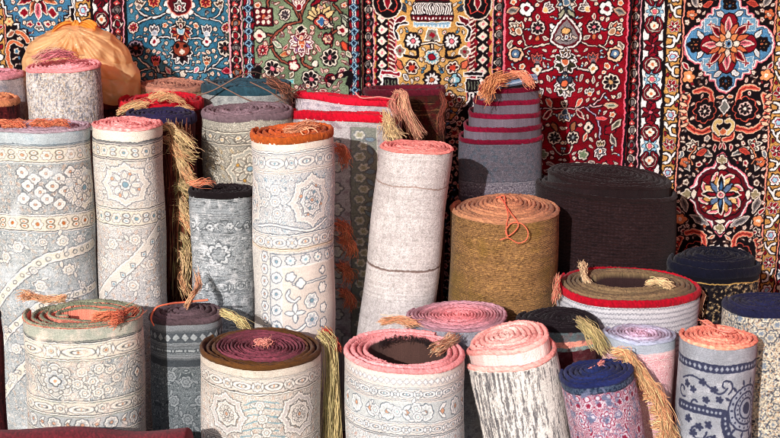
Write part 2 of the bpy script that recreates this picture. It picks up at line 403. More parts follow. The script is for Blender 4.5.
def rug_blue():
    c = new_c(126, 234, BL); mottled(c, 0, 0, K(46, 104, 130), K(92, 150, 172), 12, .8, 3)
    cx = 183; NV = K(58, 52, 72)
    c.rect(126, VT, 128.6, VB, WH); c.rect(128.6, VT, 130, VB, BK); c.rect(231, VT, 233, VB, WH); c.rect(229.6, VT, 231, VB, BK)
    for s_ in (-1, 1):
        c.stem([(cx+s_*14, 13), (cx+s_*24, 18), (cx+s_*36, 16), (cx+s_*42, 8)], WH, BK)
        c.stem([(cx+s_*30, 18), (cx+s_*40, 22), (cx+s_*46, 27)], WH, BK)
        c.rosette(cx+s_*46, 27, 6.2, 8, RD, OR, CR, BK)
        c.stem([(cx+s_*10, 38), (cx+s_*18, 37), (cx+s_*26, 40)], WH, BK)
        c.star(cx+s_*26, 41, 4.6, 4, [(1, BK), (0, WH)]); c.disc(cx+s_*26, 41, 1.6, [(0, RD)])
        c.tulip(cx+s_*26, 33, 11, -pi/2, K(130, 130, 140), K(180, 190, 200), WH, BK)
        c.rosette(cx+s_*44, 47, 9.3, 8, BK, K(150, 60, 50), CR if s_ > 0 else K(150, 130, 140), BK)
        c.stem([(cx+2*s_, 71), (cx+s_*18, 72), (cx+s_*30, 66), (cx+s_*42, 56)], WH, BK)
        c.stem([(cx+s_*22, 71), (cx+s_*25, 64)], WH, BK); c.tulip(cx+s_*25, 62, 9, -pi/2, OR if s_ > 0 else RD, OR, CR if s_ > 0 else PK, BK)
        c.stem([(cx+s_*30, 67), (cx+s_*40, 68)], WH, BK); c.bud(cx+s_*45, 69, 6.5, 0, RD, PK, BK)
        c.bud(cx+s_*14, 70, 5, -s_*.9, PK, WH, BK)
        c.tulip(cx+s_*40, 7, 9, -pi/2-s_*.3, K(150, 100, 70), GY, CR, BK)
        c.rosette(cx+s_*26, 2, 7, 8, RD, OR, K(225, 170, 120), BK)
        c.rosette(cx+s_*44, -22, 8, 8, BK, RD, CR, BK); c.tulip(cx+s_*24, -26, 11, -pi/2, PK, CR, WH, BK)
        c.stem([(cx, -10), (cx+s_*20, -14), (cx+s_*40, -10)], WH, BK)
    # upper palmette
    c.star(cx, 5, 15, 12, [(1.2, BK), (.4, WH)], dip=.25); c.ell(cx, 4, 11.5, 11, [(1, K(230, 150, 130)), (0, DR)])
    c.palm(cx, 8, 9, [PK, RD, CR], WH, BK, ang=-pi/2, n=5, core=RD)
    # middle and lower palmettes
    c.palm(cx, 30, 17, [OR, RD, K(225, 120, 90)], WH, BK, ang=pi/2, n=9, core=LB, spread=1.75)
    c.palm(cx, 26, 9, [GD, CR, GD], CR, BK, ang=-pi/2, n=3, core=DR, spread=.8)
    c.palm(cx, 52, 16, [K(60, 30, 36), BK, WH], WH, BK, ang=pi/2, n=9, core=K(190, 90, 60), spread=2)
    c.ell(cx, 49, 8, 7, [(1, BK), (0, K(150, 70, 50))]); c.disc(cx-4, 46, 2.2, [(0, BK)]); c.disc(cx+4, 46, 2.2, [(0, BK)]); c.star(cx, 52, 3, 4, [(0, CR)])
    c.disc(cx, 74, 3.2, [(1, BK), (0, CR)]); c.palm(cx, -28, 15, [OR, CR, RD], WH, BK, ang=-pi/2)
    scatter_low(c, cx, 50, 98, VB, BL, 2)
    c.gaps(134, 227, VT, VB, cx, 3.6, 1500, filler((OR, PK, GY), BK), 2, .05)
    c.gaps(134, 227, VT, VB, cx, 2.2, 3600, filler((OR, PK, GY), BK), 2, .05)
    return c
def rug_green():
    G = K(124, 142, 112); c = new_c(231, 362, G); mottled(c, 0, 0, K(108, 126, 98), K(150, 170, 140), 9, .8, 5)
    cx = 303
    chain(c, 233, 244, base=K(40, 14, 24), per=12); bluedia(c, 246.5, 256); bluedia(c, 350, 359.5)
    c.rect(360.5, VT, 362, VB, BK)
    BRN = K(150, 84, 66)
    def br(p): c.line(p, .9, [(1, BK), (0, BRN)])
    br([(cx-22, -8), (cx-8, 6), (cx-2, 18)]); br([(cx+14, -10), (cx+3, 6), (cx-1, 18)]); br([(cx-2, 12), (cx-1, 20), (cx-12, 23), (cx-22, 30), (cx-30, 40), (cx-27, 50), (cx-20, 58), (cx-10, 63)])
    br([(cx-29, 34), (cx-42, 33)]); br([(cx-29, 44), (cx-36, 47)]); br([(cx-31, -6), (cx-33, 10)])
    br([(cx+1, 50), (cx+1, 60), (cx+9, 65), (cx+13, 62)]); br([(cx+28, 10), (cx+30, 28), (cx+29, 44)]); br([(cx+30, 32), (cx+38, 27)]); br([(cx+32, 4), (cx+40, 14), (cx+44, 18)])
    # square flower
    x, y = cx-37, 16
    c.box(x-8.5, y-8, x+8.5, y+8, [(1.2, BK), (0, DR)])
    for i in (-1, 0, 1):
        for j in (-1, 0, 1): c.disc(x+i*5.4, y+j*5, 1.9, [(0, CR if (i or j) else OR)])
    c.rosette(cx-16, 14, 6.2, 8, K(60, 50, 60), GY, CR, BK); c.star(cx-41, 34, 6, 4, [(1, BK), (0, CR)]); c.disc(cx-41, 34, 1.8, [(0, RD)])
    c.rosette(cx-38, 48, 6, 8, RD, CR, K(230, 160, 150), BK); c.rosette(cx-29, 66, 10.5, 8, BK, PK, CR, BK); c.rosette(cx+9, 76, 10.5, 8, BK, PK, CR, BK)
    c.rosette(cx+28, 55, 10.5, 8, BK, PK, CR, BK); c.star(cx-8, 63, 5.6, 5, [(1, BK), (.2, RD), (-.8, CR)]); c.bud(cx-10, 72, 4, 2, K(120, 100, 80), CR, BK)
    c.bud(cx-24, 42, 6, .6, K(150, 170, 150), CR, BK); c.bud(cx-17, 52, 6, -.2, OR, K(180, 160, 120), BK)
    # palmette
    c.palm(cx, 40, 17, [CR, WH, K(170, 150, 200)], WH, DR, ang=pi/2, n=9, core=OR, spread=2.1)
    c.palm(cx, 36, 10, [RD, CR, RD], CR, DR, ang=-pi/2, n=5, core=K(235, 150, 120), spread=1.1); c.tulip(cx, 44, 8, pi/2, K(120, 140, 190), OR, WH, DR)
    c.dia(cx, 27, 4, 3.2, [(1.2, CR), (0, BK)])
    c.leaf(cx+13, 61, 4, 3, [(1, BK), (0, CR)], ang=-.9)
    # top right flower and shoots
    for k in range(7): a = -pi+.1+k*.42; c.leaf(cx+20+cos(a)*8, 17+sin(a)*8, 6.5, 2.3, [(1.1, BK), (.3, K(235, 205, 150))], ang=a)
    c.star(cx+20, 20, 7, 4, [(1, BK), (0, K(180, 70, 60))]); c.star(cx+20, 20, 4.4, 4, [(.6, CR), (-.3, K(60, 110, 160))])
    for k in (-.8, -.2, .5): c.leaf(cx+27, 24, 5, 1.6, [(.9, BK), (0, CR)], ang=k)
    c.star(cx+40, 29, 5.6, 5, [(1, BK), (.1, CR)]); c.disc(cx+40, 29, 1.7, [(.8, RD)])
    c.star(cx+26, 37, 5, 6, [(1.2, BK), (.3, RD), (-.6, K(220, 200, 170))]); c.bud(cx+42, 44, 6.5, -1.9, K(225, 90, 60), K(150, 60, 50), BK); c.bud(cx+46, 52, 4.5, .8, K(140, 150, 130), CR, BK)
    for k in range(3): c.leaf(cx+42, 15+k*3, 5, 1.3, [(.8, BK), (0, K(180, 190, 170))], ang=.5+k*.3)
    c.rosette(cx+40, 70, 5, 6, K(150, 60, 80), RD, CR, BK); c.rosette(cx+28, 76, 5.5, 6, BK, PK, RD, BK)
    c.tulip(cx-2, 6, 13, -pi/2, CR, RD, WH, DR); c.line([(cx+12, 4), (cx+22, -3), (cx+34, 0)], 1.2, [(1.2, BK), (0, RD)])
    for i, (dx, v) in enumerate([(-30, -20), (-8, -26), (20, -22), (38, -14), (-44, -34), (6, -46), (34, -42)]):
        c.rosette(cx+dx, v, 8, 8, BK if i % 2 else RD, PK, CR, BK)
    c.line([(cx-48, 70), (cx-42, 66), (cx-44, 78), (cx-36, 78)], 1.2, [(1.2, BK), (.1, BK)]); c.line([(cx+26, 82), (cx+34, 74), (cx+48, 72), (cx+46, 82)], 1.6, [(1, BK)])
    c.box(cx-16, 77, cx-8, 80, [(.6, WH), (0, K(110, 190, 190))])
    scatter_low(c, cx, 44, 96, VB, G, 4)
    c.gaps(262, 345, VT, VB, cx, 3.6, 1500, filler((OR, RD, GY), DR), 3, .05)
    c.gaps(262, 345, VT, VB, cx, 2.2, 3600, filler((OR, RD, GY), DR), 3, .05)
    return c
def rug_gold():
    c = new_c(361, 506, GD); mottled(c, 0, 0, K(188, 146, 84), K(222, 186, 122), 8, .7, 8)
    cx = 431.5
    chain(c, 363.5, 373.5, cols=(GY, CR), ph=5); lattice(c, 376, 388.5); barber(c, 389, 395, 1)
    barber(c, 468, 474, -1); lattice(c, 474.5, 488, ph=5); chain(c, 491.5, 502.5, cols=(GY, CR), ph=2)
    c.rect(502.8, VT, 505.8, VB, K(225, 90, 120))
    c.rect(395.4, VT, 396.6, VB, K(235, 120, 130)); c.rect(466.4, VT, 467.6, VB, K(235, 120, 130))
    # the vase and its striped collar
    c.box(cx-16, -3, cx+16, 1, [(1, BK), (0, DR)])
    for i in range(9): c.disc(cx-14+i*3.5, -1, 1.1, [(0, PK)])
    c.poly([(cx-18, 3), (cx+18, 3), (cx+20, 14), (cx-20, 14)], [(.9, BK), (0, WH)])
    for i in range(9):
        for s_ in (-1, 1): c.line([(cx+s_*i*2.2, 13.5), (cx+s_*(i*2.2+1.6), 8), (cx+s_*(i*2.2-.6), 4)], .42, [(0, BK)])
    c.box(cx-20, 15, cx+20, 20, [(.9, BK), (0, DR)])
    for i in range(11): c.box(cx-18.5+i*3.6, 16.5, cx-16.8+i*3.6, 19, [(0, WH)])
    c.box(cx-18, 21.8, cx+18, 26, [(.6, WH), (-.2, K(140, 176, 196))])
    for i in range(10): c.box(cx-17+i*3.7, 24, cx-15.6+i*3.7, 26, [(0, WH)])
    c.poly([(cx-4, 28), (cx+4, 28), (cx+7, 39), (cx-7, 39)], [(.8, WH), (-.4, K(130, 124, 112))]); c.star(cx, 34, 2.6, 4, [(0, RD)])
    c.line([(cx, 40), (cx, 48)], .8, [(1.2, BK), (.1, K(230, 215, 190))]); c.line([(cx-20, 40), (cx-10, 43), (cx, 41), (cx+10, 43), (cx+20, 40)], .7, [(.9, BK), (0, CR)])
    c.line([(cx, 62), (cx, 68)], .8, [(1, BK)])
    for s_ in (-1, 1):
        c.rosette(cx+s_*19, 40, 10, 10, WH, PK, BK, BK)
        c.star(cx+s_*32, 50, 5, 4, [(1.2, WH), (-.2, K(130, 116, 104))], dip=.4); c.disc(cx+s_*32, 50, 1.5, [(0, RD)])
        c.line([(cx+s_*27, 54), (cx+s_*20, 56), (cx+s_*14, 54), (cx+s_*15, 46)], .7, [(.6, BK)])
        c.rosette(cx+s_*20, 65.5, 8, 6, K(60, 20, 24), OR, CR, BK); c.disc(cx+s_*20, 65.5, 3, [(0, K(190, 70, 50))])
        c.leaf(cx+s_*32, 63, 5, 3, [(1, BK), (0, K(205, 110, 80))], ang=s_*-1.1)
        for lay in ([(1.7, WH)], [(.5, BK)]): c.line([(cx+s_*34, 38), (cx+s_*37, 30), (cx+s_*33, 24), (cx+s_*25, 23)], .5, lay)
        c.leaf(cx+s_*31, 19.5, 6, 2.2, [(1, WH), (0, DR)], ang=s_*.5)
        c.bud(cx+s_*28, 8, 5, s_*-1, K(40, 50, 66), K(70, 80, 90), BK)
        # the big heart shaped motifs on the guard stripe
        x = cx+s_*44; c.ell(x, 4, 13, 14, [(1.6, CR), (.2, BK)]); c.poly([(x, -10), (x+9, 4), (x+6, 12), (x, 9), (x-6, 12), (x-9, 4)], [(1.2, K(220, 80, 70)), (0, BK)]); c.leaf(x, 3, 6, 2.5, [(1, CR), (-.2, RD)], ang=pi/2)
        c.bud(cx+s_*26, 75, 5, .7, GY, WH, BK)
        x = cx+s_*41; c.box(x-9, 71, x+9, 73.5, [(1.2, WH), (0, RD if s_ < 0 else BK)]); c.box(x-7, 77, x+7, 90, [(1.2, WH), (0, BK)])
        for i in range(4): c.box(x-5+i*3, 79, x-4+i*3, 88, [(0, K(120, 130, 110))])
        for v in (-14, -34, -52): c.rosette(cx+s_*20, v, 8, 8, WH, RD, BK, BK); c.bud(cx+s_*31, v-6, 5, 1, RD, CR, BK)
    c.rosette(cx, 55, 9, 12, K(120, 175, 190), K(150, 40, 40), CR, BK); c.disc(cx, 55, 3.2, [(.6, BK), (0, RD)])
    c.rosette(cx, 77, 10, 10, WH, OR, BK, BK)
    # the stepped edge lower down, and the black corner beyond it
    P = [(cx+34, 86), (cx+40, 86), (cx+40, 100), (cx+33, 100), (cx+33, 108), (cx+27, 116), (cx+20, 122), (cx+8, 122), (cx, 134), (cx, VB), (cx+36, VB), (cx+36, 100)]
    c.poly([(cx+41, 92), (cx+38, 92), (cx+38, 98), (cx+34, 104), (cx+28, 106), (cx+26, 114), (cx+20, 120), (cx+8, 120), (cx-4, 134), (cx-4, VB), (cx+41, VB)], [(2.4, BK), (1.4, WH), (-.4, BK)])
    c.star(cx+22, 78, 5.5, 4, [(1.2, BK), (0, K(140, 190, 200))]); c.disc(cx+22, 78, 2, [(0, WH)]); c.star(cx+18, 95, 6, 4, [(1.2, BK), (.2, CR), (-1, K(150, 70, 50))]); c.bud(cx+29, 98, 6, -.6, K(60, 70, 60), CR, BK); c.bud(cx+26, 103, 5, 2.6, GY, CR, BK); c.bud(cx+16, 110, 5, 2, GY, CR, BK)
    c.star(cx+23, 131, 6, 6, [(1.2, BK), (0, K(225, 190, 160))]); c.disc(cx+23, 131, 2.3, [(0, RD)])
    scatter_low(c, cx, 34, 150, VB, GD, 6)
    c.gaps(400, 463, VT, VB, cx, 3.6, 1500, filler((RD, GY, BL), BK), 4, .06)
    c.gaps(400, 463, VT, VB, cx, 2.2, 3600, filler((RD, GY, BL), BK), 4, .06)
    return c
def rug_red():
    R_ = K(138, 6, 28); c = new_c(500, 627, R_); mottled(c, 0, 0, K(112, 4, 22), K(150, 10, 34), 8, .9, 9)
    cx = 563
    c.rect(500, VT, 502, VB, BK); c.rect(502.4, VT, 504, VB, PK); c.rect(622.5, VT, 624.4, VB, K(235, 110, 130)); c.rect(624.4, VT, 627, VB, BK)
    PL = K(225, 215, 205)
    for s_ in (-1, 1):
        c.star(cx+s_*39, 8, 7, 5, [(1.3, BK), (0, WH)], dip=.3); c.disc(cx+s_*39, 8, 2.1, [(.5, BK), (0, RD)])
        c.leaf(cx+s_*52, 10, 6.5, 3, [(1.2, BK), (.4, K(220, 160, 130)), (-.6, K(140, 140, 135))], ang=s_*.3)
        c.tulip(cx+s_*21, 9, 12, pi/2+s_*2.2, K(190, 184, 176), K(226, 190, 130), WH, BK)
        c.rosette(cx+s_*28, 26, 8.3, 8, BK, PK, PL, BK); c.bud(cx+s_*28, 16, 3.5, pi/2, RD, CR, BK); c.bud(cx+s_*28, 36, 3, pi/2, OR, OR, BK)
        c.stem([(cx+s_*16, 41), (cx+s_*24, 44), (cx+s_*38, 44), (cx+s_*42, 34)], CR, BK); c.stem([(cx+s_*33, 44), (cx+s_*42, 48), (cx+s_*46, 54)], CR, BK)
        c.palm(cx+s_*46, 30, 14, [K(230, 215, 190), K(225, 120, 90), CR], CR, BK, ang=-pi/2+s_*.8, n=5, core=K(170, 130, 100), spread=1)
        c.star(cx+s_*49, 52, 7.5, 8, [(1.2, BK), (0, K(235, 190, 160))], dip=.2); c.disc(cx+s_*49, 52, 4, [(.8, BK), (-.3, K(90, 120, 150))]); c.disc(cx+s_*49, 52, 1.3, [(0, CR)])
        c.bud(cx+s_*54, 43, 5.5, s_*1, K(120, 110, 100), CR, BK)
        c.tulip(cx+s_*28, 60, 12, -pi/2, K(110, 104, 112), K(110, 104, 112), K(200, 100, 90), BK); c.star(cx+s_*28, 67, 5.2, 4, [(1.2, BK), (0, CR)]); c.disc(cx+s_*28, 67, 1.8, [(0, K(190, 140, 90))])
        c.stem([(cx+s_*23, 68), (cx+s_*14, 66), (cx+s_*8, 62)], PL, BK, w=.9)
        c.rosette(cx+s_*46, 80, 10.5, 8, BK, K(200, 160, 110), CR, BK)
        c.stem([(cx, 104), (cx+s_*20, 105), (cx+s_*32, 101), (cx+s_*41, 91)], K(225, 190, 190), BK); c.stem([(cx+s_*26, 103), (cx+s_*36, 104), (cx+s_*42, 102)], K(225, 190, 190), BK)
        c.tulip(cx+s_*25, 92, 9, -pi/2, CR, K(220, 140, 90), WH, BK)
        c.bud(cx+s_*47, 103, 9, 0, K(170, 180, 160), K(225, 160, 130), BK)
        c.stem([(cx+s_*22, 105), (cx+s_*32, 114), (cx+s_*37, 126), (cx+s_*37, 140)], K(200, 190, 215), BK)
        c.leaf(cx+s_*15, 99, 5.5, 2.4, [(1, BK), (.4, CR), (-.5, K(225, 110, 90))], ang=-s_*1); c.leaf(cx+s_*16, 111, 6.5, 2.4, [(1, BK), (.4, CR), (-.5, RD)], ang=s_*.9)
        c.leaf(cx+s_*38, 116, 6, 2, [(1, BK), (.4, PK), (-.5, K(215, 90, 80))], ang=s_*.1)
        c.star(cx+s_*25, 124, 5.5, 4, [(1.1, BK), (0, CR)]); c.disc(cx+s_*25, 124, 1.5, [(0, BK)]); c.bud(cx+s_*22, 134, 5.5, -s_*1.2, K(215, 100, 80), CR, BK)
        c.star(cx+s_*47, 128, 5, 5, [(1.2, BK), (.2, RD)]); c.leaf(cx+s_*53, 122, 7, 2.6, [(1, BK), (.3, CR), (-.5, K(130, 130, 110))], ang=-s_*.9); c.leaf(cx+s_*51, 138, 7, 2.6, [(1, BK), (.3, CR), (-.5, GY)], ang=s_*1.2)
        c.tulip(cx+s_*38, 145, 10, -pi/2, K(190, 170, 120), GY, CR, BK); c.palm(cx+s_*38, 149, 9, [WH, K(150, 170, 190), WH], WH, BK, ang=pi/2, n=5, core=OR)
        c.rosette(cx+s_*9, 134, 7.6, 8, BK, K(140, 150, 150), CR, BK); c.leaf(cx+s_*9, 123, 5.5, 2.6, [(1, BK), (0, K(150, 100, 70))], ang=-1.2*s_)
        c.stem([(cx+s_*9, 142), (cx+s_*6, 148), (cx, 151)], CR, BK); c.star(cx+s_*20, 151, 5.5, 5, [(1.2, BK), (.2, CR), (-1, K(120, 140, 110))])
        for v in (-20, -44): c.rosette(cx+s_*30, v, 9, 8, BK, PK, CR, BK); c.tulip(cx+s_*48, v+8, 10, -pi/2, CR, OR, WH, BK); c.stem([(cx, v), (cx+s_*15, v+6), (cx+s_*30, v+10)], CR, BK)
    # centre line
    c.palm(cx, 2, 15, [K(50, 60, 70), CR, LB], CR, BK, ang=pi/2, n=7, core=K(90, 120, 140)); c.leaf(cx-5, 13, 5, 2, [(1, BK), (0, K(160, 165, 140))], ang=2.2); c.leaf(cx+5, 13, 5, 2, [(1, BK), (0, K(160, 165, 140))], ang=.9)
    for s_ in (-1, 1):
        for k in range(4): c.leaf(cx+s_*13, 40-k*5, 4.5, 1.7, [(1.2, BK), (.3, WH)], ang=s_*(-.9+k*.12) if s_ > 0 else pi+.9-k*.12)
    T = [(cx, 15), (cx+8, 23), (cx+14, 32), (cx+14, 39), (cx+8, 44), (cx, 45), (cx-8, 44), (cx-14, 39), (cx-14, 32), (cx-8, 23)]
    c.poly(T, [(2.2, BK), (1.4, WH), (-.6, BK), (-1, DR), (-2.4, K(132, 128, 130))])
    c.palm(cx, 35, 8, [CR, K(215, 80, 60), CR], WH, BK, ang=-pi/2, n=5, core=K(60, 80, 110)); c.ell(cx, 29, 4.5, 3, [(.8, BK), (0, K(226, 180, 120))])
    c.palm(cx, 58, 17, [K(50, 52, 34), WH, K(60, 60, 40)], WH, BK, ang=pi/2, n=9, core=OR, spread=2.05); c.palm(cx, 52, 8, [K(222, 168, 96)], WH, BK, ang=-pi/2, n=5, core=BK)
    c.palm(cx, 82, 15, [CR, WH, K(70, 70, 50)], WH, BK, ang=pi/2, n=9, core=K(225, 180, 120), spread=2.2); c.star(cx, 76, 7, 4, [(1, BK), (0, K(60, 66, 84))], dip=.5); c.disc(cx, 80, 3, [(.7, BK), (0, K(225, 120, 80))])
    c.tulip(cx, 108, 13, pi/2, K(130, 150, 175), K(60, 80, 100), CR, BK); c.tulip(cx, 102, 7, -pi/2, K(70, 90, 130), BK, CR, BK)
    scatter_low(c, cx, 50, 172, VB, R_, 9)
    c.gaps(508, 618, VT, VB, cx, 3.6, 1500, filler((OR, GY, LB), BK), 5, .05)
    c.gaps(508, 618, VT, VB, cx, 2.2, 3600, filler((OR, GY, LB), BK), 5, .05)
    return c
def rug_runner():
    c = new_c(626, 800, BK); cx = 724.5
    chain(c, 627, 638.5, base=K(42, 12, 18), cols=(GY, CR), ph=9, per=14); whitestrip(c, 642, 661); goldstrip(c, 664, 677); goldstrip(c, 771, 785, ph=7); whitestrip(c, 789, 797)
    c.rect(676.6, VT, 678.2, VB, BK); c.rect(678.2, VT, 679.6, VB, K(236, 150, 130)); c.rect(768.4, VT, 769.8, VB, K(236, 150, 130))
    RS = K(214, 96, 78)
    def m1(cy):
        st = [(0, -47), (5, -45), (9, -41), (10, -34), (16, -34), (16, -28), (22, -28), (22, -22), (27, -22), (27, -16), (33, -16), (38, -13), (42, -7), (43, 0)]
        P = st + [(x, -y) for x, y in st[::-1]] + [(-x, -y) for x, y in st] + [(-x, y) for x, y in st[::-1]]
        c.poly([(cx+x, cy+y) for x, y in P], [(3.2, BK), (2.4, PK), (1.2, WH), (0, K(50, 70, 100)), (-.8, K(86, 140, 178))])
        for s_ in (-1, 1):
            for t in (-1, 1):
                c.box(cx+s_*19-6.5, cy+t*19-6, cx+s_*19+6.5, cy+t*19+6, [(.6, WH), (0, K(120, 165, 190))]); c.star(cx+s_*19, cy+t*19, 4.4, 4, [(0, WH)], dip=.6, p=1.5); c.star(cx+s_*19, cy+t*19, 3.2, 4, [(0, RD)], dip=.7, p=2)
                c.leaf(cx+s_*9, cy+t*29, 5, 2.2, [(1, BK), (.3, WH), (-.7, K(190, 200, 205))], ang=s_*t*.5); c.leaf(cx+s_*29, cy+t*9, 5, 2.2, [(1, BK), (.3, WH), (-.7, K(190, 200, 205))], ang=s_*t*1)
            c.palm(cx+s_*33, cy, 9, [GD, OR, K(225, 190, 120)], BK, BK, ang=0 if s_ > 0 else pi, n=5, core=OR); c.palm(cx, cy+s_*37, 9, [OR, GD, OR], BK, BK, ang=s_*pi/2, n=5, core=K(60, 110, 150))
        c.star(cx, cy, 28, 4, [(1.5, BK), (.4, RD)], dip=.55, p=1.4)
        for k in range(8):
            a = k*pi/4
            c.leaf(cx+cos(a)*17, cy+sin(a)*17, 9, 3.2, [(1.3, DR), (.5, CR), (-.6, PK if k % 2 == 0 else RD)], ang=a)
            c.leaf(cx+cos(a+.39)*14, cy+sin(a+.39)*14, 7, 2.2, [(1.1, BK), (.3, OR)], ang=a+.39)
        for k in range(8): a = k*pi/4; c.leaf(cx+cos(a)*8, cy+sin(a)*8, 5, 2.4, [(1, BK), (.2, K(226, 150, 96) if k % 2 else CR)], ang=a)
        c.rosette(cx, cy, 5.5, 8, K(70, 120, 160), BK, CR, BK)
    def m2(cy):
        n = 96; P = []
        for k in range(n):
            a = 2*pi*k/n; r = 25+4.5*abs(sin(2*a))**.8
            tip = max(0, 1-abs(((a+pi/4) % (pi/2))-pi/4)/.30)
            r += 12*tip**1.0*(1 if abs(cos(a)) > .7 else 1.25)
            P.append((cx+r*cos(a)*.98, cy+r*sin(a)*1.02))
        c.poly(P, [(2.6, BK), (1.8, PK), (.4, WH), (-.9, K(70, 50, 60)), (-1.8, DR)])
        for k in range(4):
            a = k*pi/2; c.star(cx+cos(a)*34, cy+sin(a)*34, 5.5, 4, [(1.2, BK), (.2, CR), (-1, K(150, 140, 110))], dip=.4); c.leaf(cx+cos(a)*27, cy+sin(a)*27, 5, 2.2, [(1, BK), (.2, CR)], ang=a+pi/2)
        c.star(cx, cy, 24, 8, [(1, BK), (0, K(120, 16, 30))], dip=.12)
        for k in range(8):
            a = k*pi/4+pi/8
            c.leaf(cx+cos(a)*19, cy+sin(a)*19, 6, 2.6, [(1, BK), (.2, CR), (-.9, PK)], ang=a+1); c.leaf(cx+cos(a)*13, cy+sin(a)*13, 6, 2.5, [(1, BK), (.1, GD if k % 2 else K(230, 190, 130))], ang=a+.3)
        for k in range(4):
            a = k*pi/2; c.leaf(cx+cos(a)*9.5, cy+sin(a)*9.5, 10, 3, [(1, CR), (-.2, BK)], ang=a); c.leaf(cx+cos(a)*8, cy+sin(a)*8, 6, 1.4, [(0, RD if k % 2 == 0 else K(70, 110, 150))], ang=a)
            a += pi/4; c.leaf(cx+cos(a)*8, cy+sin(a)*8, 8, 2.2, [(.8, BK), (0, K(96, 120, 150))], ang=a)
        c.rosette(cx, cy, 4.5, 8, PK, CR, CR, BK)
    m1(43); m1(-88); m2(193); m2(330)
    def corners(v):
        for s_ in (-1, 1):
            # orange acanthus arms round a rosette
            for lay in ([(2.4, BK)], [(1.5, K(236, 190, 160))], [(.4, RS)], [(-.9, K(120, 40, 36))]):
                c.line([(cx+s_*38, v-6), (cx+s_*42, v+8), (cx+s_*38, v+22), (cx+s_*26, v+29), (cx+s_*14, v+27)], 1.7, lay)
                c.line([(cx+s_*14, v-1), (cx+s_*16, v-10), (cx+s_*24, v-14), (cx+s_*32, v-12)], 1.5, lay)
                c.line([(cx+s_*9, v+28), (cx+s_*9, v+36), (cx+s_*2, v+38)], 1.3, lay)
            for k in range(5): c.leaf(cx+s_*(42+1.5*sin(k)), v-6+k*7, 4, 1.5, [(.9, BK), (.2, K(236, 190, 160))], ang=s_*(-.6+k*.25))
            c.rosette(cx+s_*21, v+8, 8, 8, K(50, 40, 46), CR, K(205, 170, 160), BK); c.star(cx+s_*21, v+8, 12, 8, [(.5, RS), (-.4, BK)], dip=.2); c.rosette(cx+s_*21, v+8, 8.2, 8, BK, CR, K(220, 190, 180), BK)
            for lay in ([(2, BK)], [(.9, CR)], [(-.1, K(214, 190, 130))]): c.line([(cx+s_*3, v+20), (cx+s_*8, v+20), (cx+s_*10, v+26), (cx+s_*5, v+32)], 1.7, lay)
            c.palm(cx+s_*30, v+44, 10, [CR, RS, CR], CR, BK, ang=-pi/2+s_*1.2, n=5, core=RD); c.leaf(cx+s_*18, v+50, 10, 3, [(1, BK), (.4, CR), (-.4, K(120, 124, 124))], ang=s_*-.5)
            c.leaf(cx+s_*36, v+62, 8, 3, [(1, BK), (.4, CR), (-.4, K(140, 136, 136))], ang=s_*-1.2); c.bud(cx+s_*42, v+52, 5, s_*1.3, K(110, 120, 130), CR, BK)
            c.stem([(cx+s_*28, v+44), (cx+s_*34, v+54), (cx+s_*30, v+62)], K(225, 150, 110), BK)
            if v < 0: continue
            c.leaf(cx+s_*20, v+120, 11, 3.6, [(1, BK), (.4, CR), (-.4, K(140, 136, 136))], ang=s_*-.45); c.leaf(cx+s_*36, v+104, 9, 3.4, [(1, BK), (.4, CR), (-.4, GY)], ang=s_*-1.2)
            c.palm(cx+s_*37, v+118, 10, [RD, RS, CR], CR, BK, ang=s_*.5 if s_ > 0 else pi-.5, n=5, core=OR); c.palm(cx+s_*36, v+132, 8, [RD, CR], CR, BK, ang=s_*.5, n=5)
            c.star(cx+s_*39, v-26, 6, 5, [(1, BK), (.1, K(225, 150, 100))]); c.disc(cx+s_*39, v-26, 2, [(0, CR)]); c.bud(cx+s_*42, v-36, 5.5, s_*-.9, RD, CR, BK)
            c.star(cx+s_*38, v-86, 5, 5, [(1, BK), (.1, OR)]); c.bud(cx+s_*22, v-96, 7, s_*.4, K(160, 60, 50), RS, BK)
        c.dia(cx, v+6, 5, 7, [(1.2, WH), (0, K(120, 124, 120))]); c.star(cx, v+30, 3, 4, [(.8, CR), (0, OR)])
    corners(100); corners(-62); corners(246)
    c.gaps(682, 766, VT, VB, cx, 3.6, 1500, filler((RD, OR, GY, K(90, 70, 60)), K(70, 40, 36)), 6, .04)
    c.gaps(682, 766, VT, VB, cx, 2.2, 3600, filler((RD, OR, GY, K(90, 70, 60)), K(70, 40, 36)), 6, .04)
    return c

